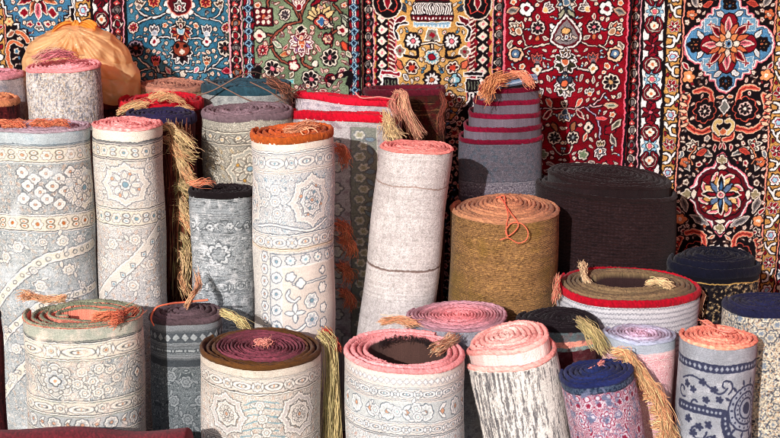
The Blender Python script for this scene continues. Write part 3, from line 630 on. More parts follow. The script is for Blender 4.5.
def hang(cv, name, label, dy, seed, wobble=1.0, dark=.90):
    r = random.Random(seed); cv.finish(noise=.13, rows=.03, warp=.42)
    nu, nv = cv.nx, cv.ny
    u = np.linspace(cv.x0, cv.x1, nu); v = np.linspace(cv.y0, cv.y1, nv)
    U, V = np.meshgrid(u, v, indexing='ij'); C_ = cv.a[::1].transpose(1, 0, 2)
    X = (U-390)*KU; Z = ZT - V/250*(ZT-ZB)
    Y = WY + dy + np.zeros_like(X)
    for k in range(4):
        Y = Y + wobble*.009*np.sin((X*r.uniform(8, 22)) + Z*r.uniform(-6, 6) + r.uniform(0, 6))
    lum = C_.mean(-1); Y = Y - .0022*lum                        # the pale pile stands a little prouder
    n = nu*nv; Vt = np.stack([X, Y, Z], -1).reshape(-1, 3)
    cx_, cy_, cz_ = X.mean(), WY+dy, ZB-.3
    # back sheet (plain warp backing) closes the carpet, 9 mm thick
    F = gridf(nu, nv)[:, ::-1]
    bx = [(X[0, 0], Z[0, 0]), (X[-1, 0], Z[-1, 0]), (X[-1, -1], Z[-1, -1]), (X[0, -1], Z[0, -1])]
    edge = np.concatenate([np.arange(nu)*nv, (nu-1)*nv+np.arange(1, nv), (np.arange(nu-1)*nv+nv-1)[::-1], np.arange(1, nv-1)[::-1]])
    Eb = Vt[edge].copy(); Eb[:, 1] += .010
    m = len(edge); i = np.arange(m)
    Fs = np.stack([edge[i], edge[(i+1) % m], n+(i+1) % m, n+i], -1)
    C_ = C_**1.12*dark
    cols = np.concatenate([C_.reshape(-1, 3), np.tile(K(120, 100, 80), (m, 1))])
    o = mesh_obj(name, np.concatenate([Vt, Eb]), np.concatenate([F, Fs]), M_WALL, colors=cols)
    tag(o, label, 'rug', 'patterned carpets hung along the back')
    return o
# ------------------------------------------------------------------ rolled rugs
def fill_colors(n, col, var=.06):
    c = np.tile(np.asarray(col, dtype=np.float32), (n, 1)); return np.clip(c*(1+rng.normal(0, var, (n, 1))), 0, 1)

def tubes(strands, rad, cols, name, parent, mat=None):
    """strands: list of (k,3) arrays with equal k -> thin 4 sided yarns in one mesh"""
    P = np.array(strands, dtype=np.float64); n, k, _ = P.shape
    T = np.gradient(P, axis=1); T /= np.linalg.norm(T, axis=2, keepdims=True)+1e-9
    A = np.cross(T, np.array([.3, .9, .2])); A /= np.linalg.norm(A, axis=2, keepdims=True)+1e-9
    B = np.cross(T, A); taper = np.linspace(1, .75, k)[None, :, None]
    rad = np.broadcast_to(np.asarray(rad, dtype=float).reshape(-1, 1, 1), (n, 1, 1))*taper
    R = np.stack([P+A*rad, P+B*rad, P-A*rad, P-B*rad], 2)           # n,k,4,3
    idx = np.arange(n*k*4).reshape(n, k, 4)
    a = idx[:, :-1]; b = idx[:, 1:]
    F = np.stack([a, np.roll(a, -1, 2), np.roll(b, -1, 2), b], -1).reshape(-1, 4)
    caps = np.concatenate([idx[:, 0][:, ::-1], idx[:, -1]])
    C_ = np.repeat(np.array(cols)[:, None, :], k*4, 1).reshape(-1, 3)
    return mesh_obj(name, R.reshape(-1, 3), np.concatenate([F, caps]), mat or M_YARN, parent, colors=C_, smooth=True)

def tassel(parent, pts, n, spread, rad, col, col2, name='fringe', seed=0, splay=1.0, frizz=.006):
    n = int(n*2.4); rad = rad*.5; spread = spread*1.1
    """a hank of yarns that follows the world points pts and opens towards its end"""
    r = np.random.default_rng(seed+11); base = np.array(catmull(pts, 6)); k = len(base); S_ = []; C_ = []
    for i in range(n):
        o = r.normal(0, 1, 3)*spread; o2 = r.normal(0, 1, 3)*spread*splay
        t = np.linspace(0, 1, k)[:, None]; L = r.uniform(.72, 1.0)
        q = np.stack([np.interp(np.linspace(0, L*(k-1), k), np.arange(k), base[:, j]) for j in range(3)], -1)
        w = frizz*np.stack([np.sin(t[:, 0]*r.uniform(4, 14)+r.uniform(0, 6)) for _ in range(3)], -1)
        S_.append(q + o*(1-t)*.8 + o2*t + w*t**.5); m = r.uniform(0, 1)
        C_.append((np.asarray(col)*(1-m)+np.asarray(col2)*m)*r.uniform(.68, 1.12))
    W_ = parent.matrix_world.translation if False else Vector(parent.location)
    S_ = [s-np.array(W_) for s in S_]
    return tubes(S_, rad*r.uniform(.7, 1.2, n), np.clip(C_, 0, 1), name, parent)

def cord(parent, pts, rad, col, name='tie_string'):
    base = np.array(catmull(pts, 7)); W_ = np.array(parent.location)
    return tubes([base-W_], rad, [col], name, parent)

def roll(name, label, x, y, w, Y, N=4, t=.012, asp=1.0, rim=K(200, 120, 100), inner=None, wall=None, pat=None, vis=100,
         core=(0, 0), lean=(0, 0), cone=0.0, steps=0.0, bind=.018, seam=150, wob=.02, seed=0, tilt=(0, 0), depth=.10, gap=.35,
         group=None, rimvar=.08, rimmat=None, bodymat=None, rot=0, stitch=0, rim2=None, zj=.004, cat='rolled rug', dirn=1,
         zb=0.0, lab_edge=None, sq=2.0, flare=0.0, bindcol=None, rimsw=None, lift=None, q0=99.0, kin=1.0):
    """x, y: photo pixel of the centre of the roll's top; w: its width in pixels; Y: how deep it stands"""
    r = random.Random(seed*31+5); c0 = at(x, y, Y); m = mpp(y, Y); A = w*m/2; B = A*asp; H = c0.z-zb
    root = empty(name, (c0.x, c0.y, zb), label, cat, group)
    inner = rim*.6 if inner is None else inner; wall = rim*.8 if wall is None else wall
    p = t*(1+gap); full = N == 0; N = (max(1.5, A/p-.45) if A/p < q0 else q0+(A/p-q0-.3)/kin) if full else N; tmax = 2*pi*N; s0 = radians(seam); ro = radians(rot)
    wob = wob*1.35; a2, a3, a5 = [r.gauss(0, wob)*q for q in (.6, .8, .5)]; p2, p3, p5 = [r.uniform(0, 6) for _ in range(3)]
    z1, z2 = r.uniform(0, 6), r.uniform(0, 6)
    def pos(tau, off, z):
        """tau along the spiral, off outward, z below the rim (negative down)"""
        tau, off, z = np.broadcast_arrays(tau, off, z)
        ph = s0 + dirn*tau
        qt = tau/(2*pi); qe = np.minimum(qt, q0)+kin*np.maximum(qt-q0, 0); off = np.where((qt > q0) & (off < 0), off*kin, off)
        ra = A - p*qe + off; rb = B - p*qe + off
        if full: rb = ra*asp
        ra = np.maximum(ra, .002); rb = np.maximum(rb, .002)
        wb = 1 + a2*np.cos(2*ph+p2) + a3*np.cos(3*ph+p3) + a5*np.cos(5*ph+p5)
        cp, sp = np.cos(ph), np.sin(ph)
        if sq != 2: den = (np.abs(cp)**sq+np.abs(sp)**sq)**(-1/sq); cp, sp = cp*den, sp*den
        X = ra*wb*cp; Y_ = rb*wb*sp
        X, Y_ = X*cos(ro)-Y_*sin(ro), X*sin(ro)+Y_*cos(ro)
        f = np.clip(tau/max(tmax, 1e-6), 0, 1)
        X = X + core[0]*f; Y_ = Y_ + core[1]*f
        up = cone*f**1.1 + zj*(np.sin(ph*1+z1)+.6*np.sin(tau*.73+z2)+.35*np.sin(tau*2.9+z1)+.25*np.sin(tau*5.3+z2)) + tilt[0]*X + tilt[1]*Y_
        if steps:
            q = tau/(2*pi); fr = q-np.floor(q); up = up + steps*(np.floor(q) + np.clip((fr-.82)/.18, 0, 1)**1.5*(3-2*np.clip((fr-.82)/.18, 0, 1)))
        if lift:
            fl_ = np.clip((tau/(2*pi)-lift[0])/.35, 0, 1); up = up + lift[1]*fl_*fl_*(3-2*fl_)
        ztop = H + up
        g = np.clip(1+z/H, 0, 1)                                    # 0 at the ground, 1 at the rim
        zz = np.where(z < -bind*1.01-1e-6, ztop + z, ztop+z)
        zz = np.maximum(zz, 0.0)
        h = zz/H
        X = X + lean[0]*(h-1); Y_ = Y_ + lean[1]*(h-1)
        fl = 1 + flare*(1-h)
        return np.stack([X*fl, Y_, zz], -1)
    # ---- body: the outermost turn, carrying the pattern
    circ = pi*(3*(A+B)-math.sqrt((3*A+B)*(A+3*B)))
    dens = 2.2/m                                                    # samples per metre where it faces the camera
    nf = int(circ*dens); tt = np.linspace(0, 2*pi, nf)
    rel = (np.degrees(s0+dirn*tt)+90+180) % 360-180                 # 0 = facing the camera
    keep = (np.abs(rel) < 105) | (np.arange(nf) % 4 == 0) | (np.arange(nf) == nf-1)
    tt = tt[keep]; rel = rel[keep]
    hv = min(vis*m*1.03, H-.02)
    nv_ = int(hv*dens); zz = np.concatenate([-bind*.8-np.linspace(0, hv, nv_), -bind*.8-np.linspace(hv, H-bind*.8, 8)[1:]])
    TT, ZZ = np.meshgrid(tt, zz, indexing='ij')
    dent = .0050*np.sin(3*TT+ZZ*8+z1)*np.sin(ZZ*6+z2)*np.clip(-ZZ/.08, 0, 1)
    body = pos(TT, -.0006-.0008*0+dent, ZZ)
    Hv = H/m
    cv = Cv(-circ/m/2, circ/m/2, -2, vis*1.05+6, 2.4, K(180, 175, 165), wrap=True)
    if pat: pat(cv)
    U = np.broadcast_to((rel/360*circ/m)[:, None], TT.shape); Vv = -ZZ/m
    C_ = cv.sample(U, Vv)**1.17
    lum = C_.mean(-1); base = lum.mean()
    nrm = body[:, :, :2]-body[:, :, :2].mean(0, keepdims=True); nrm /= np.linalg.norm(nrm, axis=2, keepdims=True)+1e-9
    relief = .0028*m/.003*np.clip(lum-base, -.5, .5)
    body[:, :, 0] += nrm[:, :, 0]*relief; body[:, :, 1] += nrm[:, :, 1]*relief
    # slow dents of a soft roll
    nu = body.shape[0]
    # folded end of the carpet at the seam gives it thickness
    e0 = pos(np.zeros(len(zz)), -t, zz)[None]; body = np.concatenate([e0, body]); C_ = np.concatenate([np.tile(np.asarray(inner), (1, len(zz), 1)), C_])
    nu = body.shape[0]
    F = gridf(nu, len(zz))
    if dirn > 0: F = F[:, ::-1]
    mesh_obj('rolled_body', body.reshape(-1, 3), F, bodymat or M_PILE, root, colors=C_.reshape(-1, 3))
    # ---- the spiral of bound edges seen from above
    ns = int(max(60, sum((2*pi*(max(A, B)-p*k)) for k in range(int(math.ceil(N))))/(m*1.3)))
    ta = np.linspace(0, tmax, ns); b2 = bind
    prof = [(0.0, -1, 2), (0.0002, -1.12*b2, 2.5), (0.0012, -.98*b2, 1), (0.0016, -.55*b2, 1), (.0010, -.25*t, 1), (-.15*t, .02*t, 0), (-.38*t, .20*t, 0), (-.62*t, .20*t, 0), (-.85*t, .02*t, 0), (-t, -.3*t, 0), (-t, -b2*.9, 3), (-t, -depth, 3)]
    rows = []; cols = []
    stt = 1+stitch*np.sin(ta*A/(.0042)*1.0)
    for k, (o_, z_, kind) in enumerate(prof):
        if kind == 2:
            zr = np.where(ta < 2*pi-.05, -b2, -max(depth, .02)); o_ = np.where(ta < 2*pi, .0004, 0)
            z1st = zr
        elif kind == 2.5: zr = np.where(ta < 2*pi-.05, -b2*1.001, -1.12*b2)
        else: zr = np.full(ns, z_)
        sq_ = 1-.22*(.5+.5*np.sin(ta*3.7+z1+np.sin(ta*1.9)))*(np.abs(o_) > .3*t)*(kind == 0)
        rr = o_*sq_ + (.0010*rng.normal(0, 1, ns) if kind in (0, 1) else 0) + ((stt-1)*.004 if kind in (0, 1) else 0)
        zr2 = zr + (.0012*rng.normal(0, 1, ns) if kind == 0 else 0)
        rows.append(pos(ta, rr, zr2))
        fr = (ta/max(tmax, 1e-6))[:, None]
        fr = np.clip((fr*N-rimsw)/.08, 0, 1) if rimsw else fr
        rc = np.asarray(rim)*(1-fr)+np.asarray(rim2 if rim2 is not None else rim)*fr  # pink and salmon bindings are brightened to carry reddish light from above
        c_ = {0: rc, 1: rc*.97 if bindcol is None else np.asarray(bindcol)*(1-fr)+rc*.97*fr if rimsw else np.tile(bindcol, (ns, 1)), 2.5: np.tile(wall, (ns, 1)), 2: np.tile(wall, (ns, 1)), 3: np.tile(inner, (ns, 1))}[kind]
        lo = 1+.10*np.sin(ta*1.7+z1)[:, None]
        cols.append(np.clip(c_*lo*(stt[:, None] if kind in (0, 1) else 1)*(1+rng.normal(0, rimvar if kind < 2 else .03, (ns, 1))), 0, 1))
    G = np.stack(rows, 1); Cc = np.stack(cols, 1)
    F = gridf(ns, len(prof))
    if dirn > 0: F = F[:, ::-1]
    npf = len(prof); capf = []
    for q in (0, ns-1):
        for k in range(npf//2): capf.append((q*npf+k, q*npf+k+1, q*npf+npf-2-k, q*npf+npf-1-k))
    mesh_obj('bound_edge', G.reshape(-1, 3), np.concatenate([F, np.array(capf)]), rimmat or M_RIM, root, colors=Cc.reshape(-1, 3))
    return root

# ---- pattern kit for the rolls.  u = 0 faces the camera, v = 0 is the rim (units: photo pixels at that roll)
def rng_worms(c, v0, v1, base, lite, dark, sc=7.5, k=3.2, w=.15, seed=0, mir=60, acc=None):
    """dense arabesque ground: mirrored scrolling contour lines of a smooth field"""
    r = np.random.default_rng(seed)
    j0 = max(0, int((v0-c.y0)*c.r)); j1 = min(c.ny, int((v1-c.y0)*c.r))
    if j1 <= j0: return
    X = (np.arange(c.nx)/c.r+c.x0); Y = (np.arange(j0, j1)/c.r+c.y0)
    X = np.abs((X+mir/2) % mir - mir/2)
    X, Y = np.meshgrid(X, Y); n = 0
    for i in range(10):
        a = r.uniform(0, 2*pi); f = r.uniform(.6, 1.5)*2*pi/sc/1.2
        n = n+np.sin(X*f*cos(a)+Y*f*sin(a)+r.uniform(0, 6))
    q = n*k/6; fr = np.abs(q-np.round(q))
    m = np.clip((w+.07-fr)/.09, 0, 1)[..., None]; md = np.clip(1-np.abs(fr-w-.13)/.09, 0, 1)[..., None]
    v = c.a[j0:j1]; v[:] = base
    if acc is not None:
        n2 = np.sin(X*.31+r.uniform(0, 6))*np.sin(Y*.37+r.uniform(0, 6))+.5*np.sin(X*.7+Y*.5)
        m2 = (np.clip((np.abs(n2)-.75)*4, 0, 1)*.55)[..., None]; v[:] = v*(1-m2)+np.asarray(acc)*m2
    v[:] = v*(1-md*.95)+np.asarray(dark)*.95*md*.95
    v[:] = v*(1-m)+np.asarray(lite)*m
def guard(c, v, cl, cd, th=1.0):
    cd = np.asarray(cd)*.85
    c.rect(c.x0, v-th*1.1, c.x1+1, v-th*.4, cd); c.rect(c.x0, v-th*.4, c.x1+1, v+th*.7, cl); c.rect(c.x0, v+th*.7, c.x1+1, v+th*1.3, cd)
def band(c, v0, v1, base, lite, dark, acc, kind='dots', per=None, seed=0):
    c.rect(c.x0, v0, c.x1+1, v1, base); h = v1-v0; m = (v0+v1)/2; Wd = c.x1-c.x0; per = per or h*1.6
    n = max(2, int(round(Wd/per))); per = Wd/n
    for i in range(n):
        u = c.x0+(i+.5)*per
        if kind == 'dots':      # a pair of small rings, then a little flower
            for s_ in (-1, 1):
                c.ell(u, m+s_*h*.17, h*.2, h*.13, [(.9, dark), (.1, lite)]); c.ell(u, m+s_*h*.17, h*.1, h*.05, [(0, acc)])
            x = u+per/2
            c.star(x, m, h*.32, 6, [(.8, dark), (.3, lite), (-.9, base)]); c.disc(x, m, h*.1, [(.4, dark), (0, acc)])
        elif kind == 'cart':    # long cartouches and rosettes
            c.ell(u, m, per*.27, h*.29, [(.9, dark), (.4, lite), (-.7, base)]); c.ell(u, m, per*.12, h*.11, [(.6, dark), (0, lite)]); c.star(u, m, h*.10, 4, [(0, acc)])
            x = u+per/2; c.star(x, m, h*.4, 8, [(.8, dark), (.3, lite), (-.9, base)]); c.disc(x, m, h*.13, [(.6, dark), (0, lite), (-.7, acc)])
            for q in (-1, 1): c.dia(u+q*per*.36, m, 1.6, h*.3, [(.6, dark), (0, lite)])
        elif kind == 'vine':
            a = 1 if i % 2 else -1
            c.line([(u-per/2, m-a*h*.3), (u-per/4, m-a*h*.1), (u, m+a*h*.3), (u+per/4, m+a*h*.1), (u+per/2, m-a*h*.3 if False else m+a*h*.3*-1)], .6, [(.7, dark), (0, lite)])
            c.star(u, m-a*h*.08, h*.27, 6, [(.9, dark), (.1, lite)]); c.disc(u, m-a*h*.08, h*.09, [(0, acc)])
            c.leaf(u+per*.35, m+a*h*.2, h*.25, h*.1, [(.7, dark), (0, lite)], ang=a*.6)
        elif kind == 'dash':
            c.box(u-per*.3, m-h*.18, u+per*.3, m+h*.18, [(.7, dark), (0, lite)]); c.dia(u+per/2, m, h*.2, h*.3, [(.6, dark), (0, acc)])
        elif kind == 'flower':
            c.rosette(u, m, h*.38, 8, base, acc, lite, dark)
            x = u+per/2
            for s_ in (-1, 1): c.leaf(x, m+s_*h*.2, h*.3, h*.1, [(.7, dark), (0, lite)], ang=s_*.7)
            c.dia(x, m, h*.14, h*.14, [(.6, dark), (0, acc)])
        elif kind == 'dia':
            c.dia(u, m, per*.42, h*.4, [(.6, dark), (0, lite)])
def medal(c, u, v, rx, ry, base, lite, dark, acc, acc2):
    """stepped, petalled medallion"""
    n = 64; 
    for k, (f, L) in enumerate([(1, [(1.6, dark), (.8, lite), (-.5, base)]), (.72, [(1.2, lite), (.1, dark), (-.5, lite), (-1.5, base)])]):
        P = []
        for i in range(n):
            a = 2*pi*i/n; q = f*(1-.16*abs(sin(4*a))-.05*(i % 2)); P.append((u+rx*q*cos(a), v+ry*q*sin(a)))
        c.poly(P, L)
    for i in range(8):
        a = i*pi/4; c.leaf(u+cos(a)*rx*.42, v+sin(a)*ry*.42, min(rx, ry)*.2, min(rx, ry)*.1, [(1, dark), (.4, lite), (-.5, base)], ang=a); c.disc(u+cos(a+.39)*rx*.55, v+sin(a+.39)*ry*.55, 1.5, [(.5, dark), (0, lite if i % 2 else acc)])
    c.star(u, v, min(rx, ry)*.26, 8, [(1, dark), (.2, lite)]); c.disc(u, v, min(rx, ry)*.12, [(.7, dark), (0, acc2)])
def flowers(c, pts, r, base, lite, dark, acc):
    r = r*.76
    for i, (u, v) in enumerate(pts):
        c.star(u, v, r*.95, 8 if i % 2 else 6, [(1.0, dark), (.5, lite), (-.7, base)], dip=.3, ph=i); c.star(u, v, r*.48, 5, [(.5, dark), (.1, lite), (-.8, base)]); c.disc(u, v, r*.13, [(0, acc)])
        for q in (0, 1): a = i*1.3+q*pi; c.leaf(u+cos(a)*r*1.5, v+sin(a)*r*1.5, r*.55, r*.22, [(.7, dark), (.2, lite), (-.6, base)], ang=a+.6)
# ------------------------------------------------------------------ ground and back wall
def plain_mat(name, col, sc=6, bump=.3, rough=.9, var=.3):
    m = bpy.data.materials.new(name); m.use_nodes = True; n = m.node_tree.nodes; l = m.node_tree.links
    b = n['Principled BSDF']; b.inputs['Roughness'].default_value = rough; b.inputs['Specular IOR Level'].default_value = .2
    tc = n.new('ShaderNodeTexCoord'); z = n.new('ShaderNodeTexNoise'); z.inputs['Scale'].default_value = sc; z.inputs['Detail'].default_value = 8
    l.new(tc.outputs['Object'], z.inputs['Vector']); r = n.new('ShaderNodeValToRGB'); l.new(z.outputs['Fac'], r.inputs['Fac'])
    r.color_ramp.elements[0].position = .3; r.color_ramp.elements[1].position = .7
    c = np.array(col); r.color_ramp.elements[0].color = (*(c*(1-var)), 1); r.color_ramp.elements[1].color = (*(c*(1+var)), 1)
    l.new(r.outputs[0], b.inputs['Base Color']); bp = n.new('ShaderNodeBump'); bp.inputs['Strength'].default_value = bump; bp.inputs['Distance'].default_value = .01
    l.new(z.outputs['Fac'], bp.inputs['Height']); l.new(bp.outputs[0], b.inputs['Normal']); return m
def plane_mesh(name, P, mat): 
    me = bpy.data.meshes.new(name); me.from_pydata(P, [], [(0, 1, 2, 3)]); me.materials.append(mat); me.update()
    o = bpy.data.objects.new(name, me); COL.objects.link(o); return o
g = plane_mesh('ground', [(-30, -30, 0), (30, -30, 0), (30, 30, 0), (-30, 30, 0)], plain_mat('trodden_earth', (.16, .13, .11), 5)); tag(g, None, kind='structure')
def box_mesh(name, x0, x1, y0, y1, z0, z1, mat):
    V = [(x, y, z) for x in (x0, x1) for y in (y0, y1) for z in (z0, z1)]
    F = [(0, 1, 3, 2), (4, 6, 7, 5), (0, 4, 5, 1), (2, 3, 7, 6), (0, 2, 6, 4), (1, 5, 7, 3)]
    me = bpy.data.meshes.new(name); me.from_pydata(V, [], F); me.materials.append(mat); me.update()
    o = bpy.data.objects.new(name, me); COL.objects.link(o); return o
# red cloth added overhead, outside the frame, to cast a red glow on the rolls
def added_glow_cloth():
    m = bpy.data.materials.new('red_glow_fabric'); m.use_nodes = True; n = m.node_tree.nodes; l = m.node_tree.links
    b = n['Principled BSDF']; b.inputs['Base Color'].default_value = (.85, .05, .07, 1); b.inputs['Roughness'].default_value = .9
    t = n.new('ShaderNodeBsdfTranslucent'); t.inputs['Color'].default_value = (.95, .14, .12, 1); x = n.new('ShaderNodeMixShader'); x.inputs[0].default_value = .6
    l.new(b.outputs[0], x.inputs[1]); l.new(t.outputs[0], x.inputs[2]); l.new(x.outputs[0], n['Material Output'].inputs[0])
    nu, nv = 90, 40; u, v = np.meshgrid(np.linspace(0, 1, nu), np.linspace(0, 1, nv), indexing='ij')
    s_ = u*7.6                                                     # along the cloth: across the top, then down the right side
    X = np.where(s_ < 4.7, -3.02+s_, 1.68+.03*np.sin(v*40)); Z = np.where(s_ < 4.7, 2.62-.10*np.sin(s_*2.2)**2-.16*v, 2.60-.16*v-(s_-4.7)*.86)
    P = np.stack([X, -1.0+2.55*v, Z], -1)
    o = mesh_obj('added_glow_cloth', P.reshape(-1, 3), gridf(nu, nv), m); tag(o, 'unseen red cloth added above the rolled rugs for its glow, hanging down at the right', 'added_glow_cloth')
added_glow_cloth()
w_ = box_mesh('wall', -3.2, 3.2, 1.60, 1.80, 0, 2.35, plain_mat('rough_plaster', (.22, .19, .17), 8)); tag(w_, None, kind='structure')

hang(rug_leftmost(), 'hanging_rug', 'black hung carpet with blue stepped medallion, behind the orange plastic bag', -.010, 1)
hang(rug_blue(), 'hanging_rug', 'teal blue hung carpet with red palmettes, between the black medallion carpet and the green one', .012, 2, wobble=1.6)
hang(rug_green(), 'hanging_rug', 'sage green hung carpet with brown branches and black and cream flowers', -.012, 3)
hang(rug_gold(), 'hanging_rug', 'golden tan hung carpet with white petalled flowers and a striped vase', .010, 4)
hang(rug_red(), 'hanging_rug', 'deep red hung carpet with cream palmettes on branching stems', -.012, 5)
hang(rug_runner(), 'hanging_rug', 'black hung runner with a blue stepped medallion above a red one', .010, 6)

# ------------------------------------------------------------------ palettes
CREAM = K(214, 206, 190); PALE = K(196, 192, 182); BG = K(150, 158, 160); LITE = K(228, 221, 212); DK = K(92, 98, 104); PEACH = K(204, 160, 132); AQ = K(132, 160, 170)
SALM = K(246, 138, 124); PINKR = K(245, 150, 150)
def smooth_noise(c, lx, ly, seed):
    r = np.random.default_rng(seed); a = r.normal(0, 1, (c.ny, c.nx))
    for ax, l in ((1, lx), (0, ly)):
        l = max(1, int(l*c.r))
        if l > 1:
            k = np.ones(l)/l; a = np.apply_along_axis(lambda q: np.convolve(np.concatenate([q[-l:], q, q[:l]]), k, 'same')[l:-l], ax, a)
    return a/a.std()
def blend(c, m, col, v0=None, v1=None):
    j0 = 0 if v0 is None else max(0, int((v0-c.y0)*c.r)); j1 = c.ny if v1 is None else min(c.ny, int((v1-c.y0)*c.r))
    m = np.clip(m, 0, 1)[j0:j1, :, None]; c.a[j0:j1] = c.a[j0:j1]*(1-m)+np.asarray(col)*m
def dabs(c, v0, v1, cols, sz=1.4, seed=0, wts=None, jit=.3):
    r = np.random.default_rng(seed); j0 = max(0, int((v0-c.y0)*c.r)); j1 = min(c.ny, int((v1-c.y0)*c.r))
    cx_ = int(c.nx/(sz*c.r))+2; cy_ = int((j1-j0)/(sz*1.2*c.r))+2
    idx = r.choice(len(cols), (cy_, cx_), p=wts); jj = (np.arange(j1-j0)/(sz*1.2*c.r)); ii = np.arange(c.nx)/(sz*c.r)
    JJ = jj[:, None]+jit*np.sin(ii[None, :]*5.1+jj[:, None]*3.3); II = ii[None, :]+jit*np.sin(jj[:, None]*4.3+ii[None, :]*2.1)
    q = idx[np.clip(JJ.astype(int), 0, cy_-1), np.clip(II.astype(int), 0, cx_-1)]
    c.a[j0:j1] = np.array(cols)[q]
def wear(c, col, amt=.35, seed=0, l=9):
    blend(c, (smooth_noise(c, l, l, seed)*.5)*amt*2, col)

def p_m1(c):
    c.a[:] = K(176, 186, 188); H = 320; wear(c, K(150, 168, 176), .3, 1)
    c.rect(c.x0, 13, c.x1+1, 14, K(90, 100, 108)); band(c, 17, 31, CREAM, LITE, K(118, 112, 100), PEACH, 'dots', per=22)
    guard(c, 16, LITE, K(130, 134, 130)); guard(c, 32, LITE, K(130, 134, 130))
    rng_worms(c, 34, 84, BG, K(218, 212, 200), DK, seed=1, mir=92, acc=PEACH)
    for i in range(-1, 3):
        for j in range(5):
            u = -12+(j*11+5*(i % 2)); v = 42+i*13+ (j % 2)*6
            if 36 < v < 82: c.star(u, v, 5.4, 4, [(1.1, DK), (.4, LITE), (-1.2, K(196, 190, 180)), (-1.8, LITE)], dip=.28); c.disc(u, v, 1.2, [(.5, DK), (0, PEACH)])
    for s_ in (-58, 48): medal(c, s_, 60, 20, 22, CREAM, LITE, K(116, 118, 118), PEACH, AQ)
    flowers(c, [(30, 52), (30, 66), (40, 44), (40, 60), (40, 75)], 5, CREAM, LITE, DK, PEACH)
    band(c, 86, 101, CREAM, LITE, K(118, 108, 92), K(190, 110, 60), 'dots', per=24); guard(c, 85, LITE, DK); guard(c, 102, LITE, DK)
    rng_worms(c, 104, H, K(160, 168, 168), K(210, 208, 202), K(116, 126, 132), seed=4, mir=104, acc=K(206, 176, 150), sc=10)
    for off, w in ((0, 4.2), (44, 2.8), (96, 4.4)):
        for lay in ([(w+1.6, DK)], [(w+.8, LITE)], [(w-.6, CREAM)]):
            c.line([(-70, 196+off), (-48, 176+off), (-20, 150+off), (2, 132+off), (16, 127+off), (60, 120+off)], 0.1, lay)
        for k in range(14):
            u = -60+k*8.5; v = np.interp(u, [-70, -48, -20, 2, 16, 60], [196, 176, 150, 132, 127, 120])+off; c.disc(u, v, 1.7, [(.7, DK), (0, CREAM)])
    flowers(c, [(-20, 118), (22, 112), (-36, 130), (26, 142), (0, 158), (-8, 208), (28, 178), (-28, 226), (12, 230), (-36, 258), (10, 262)], 8, CREAM, LITE, DK, AQ)
    flowers(c, [(40, 112), (4, 112), (-6, 142), (40, 160), (14, 196), (-40, 206), (38, 214), (-12, 248)], 5, CREAM, LITE, DK, PEACH)
    wear(c, K(200, 205, 205), .3, 3, 12); c.finish(.06, .03)
def p_m2(c):
    B = K(206, 200, 190); c.a[:] = K(222, 214, 200); D = K(112, 114, 116)
    c.rect(c.x0, 13, c.x1+1, 14.3, K(84, 90, 96)); band(c, 17, 30, CREAM, LITE, K(126, 126, 122), AQ, 'dots', per=22); guard(c, 16, LITE, D); guard(c, 31, LITE, D)
    rng_worms(c, 33, 80, B, LITE, K(130, 136, 140), seed=7, mir=76, acc=K(212, 186, 160))
    for u in (0, 76, -76): medal(c, u, 56, 26, 22, B, LITE, K(116, 122, 128), PEACH, AQ)
    flowers(c, [(-26, 40), (26, 40), (-30, 70), (30, 70)], 7, B, LITE, D, PEACH)
    band(c, 83, 98, CREAM, LITE, D, AQ, 'dots', per=20); guard(c, 82, LITE, D); guard(c, 99, LITE, D)
    rng_worms(c, 101, 330, K(184, 184, 182), LITE, D, seed=9, mir=200, acc=PEACH, sc=8)
    for lay in ([(6.4, D)], [(5.7, LITE)], [(4.2, B)]): c.line([(40, 102), (-40, 178)], .1, lay, smooth=False)
    for k in range(8): c.box(38-k*11-2, 103+k*11-2+3, 38-k*11+2, 103+k*11+5, [(.7, DK), (0, LITE), (-.9, AQ)])
    flowers(c, [(24, 140), (4, 160), (-16, 118), (30, 170), (-30, 140), (8, 112)], 8, B, LITE, D, PEACH)
    c.finish(.05, .03)
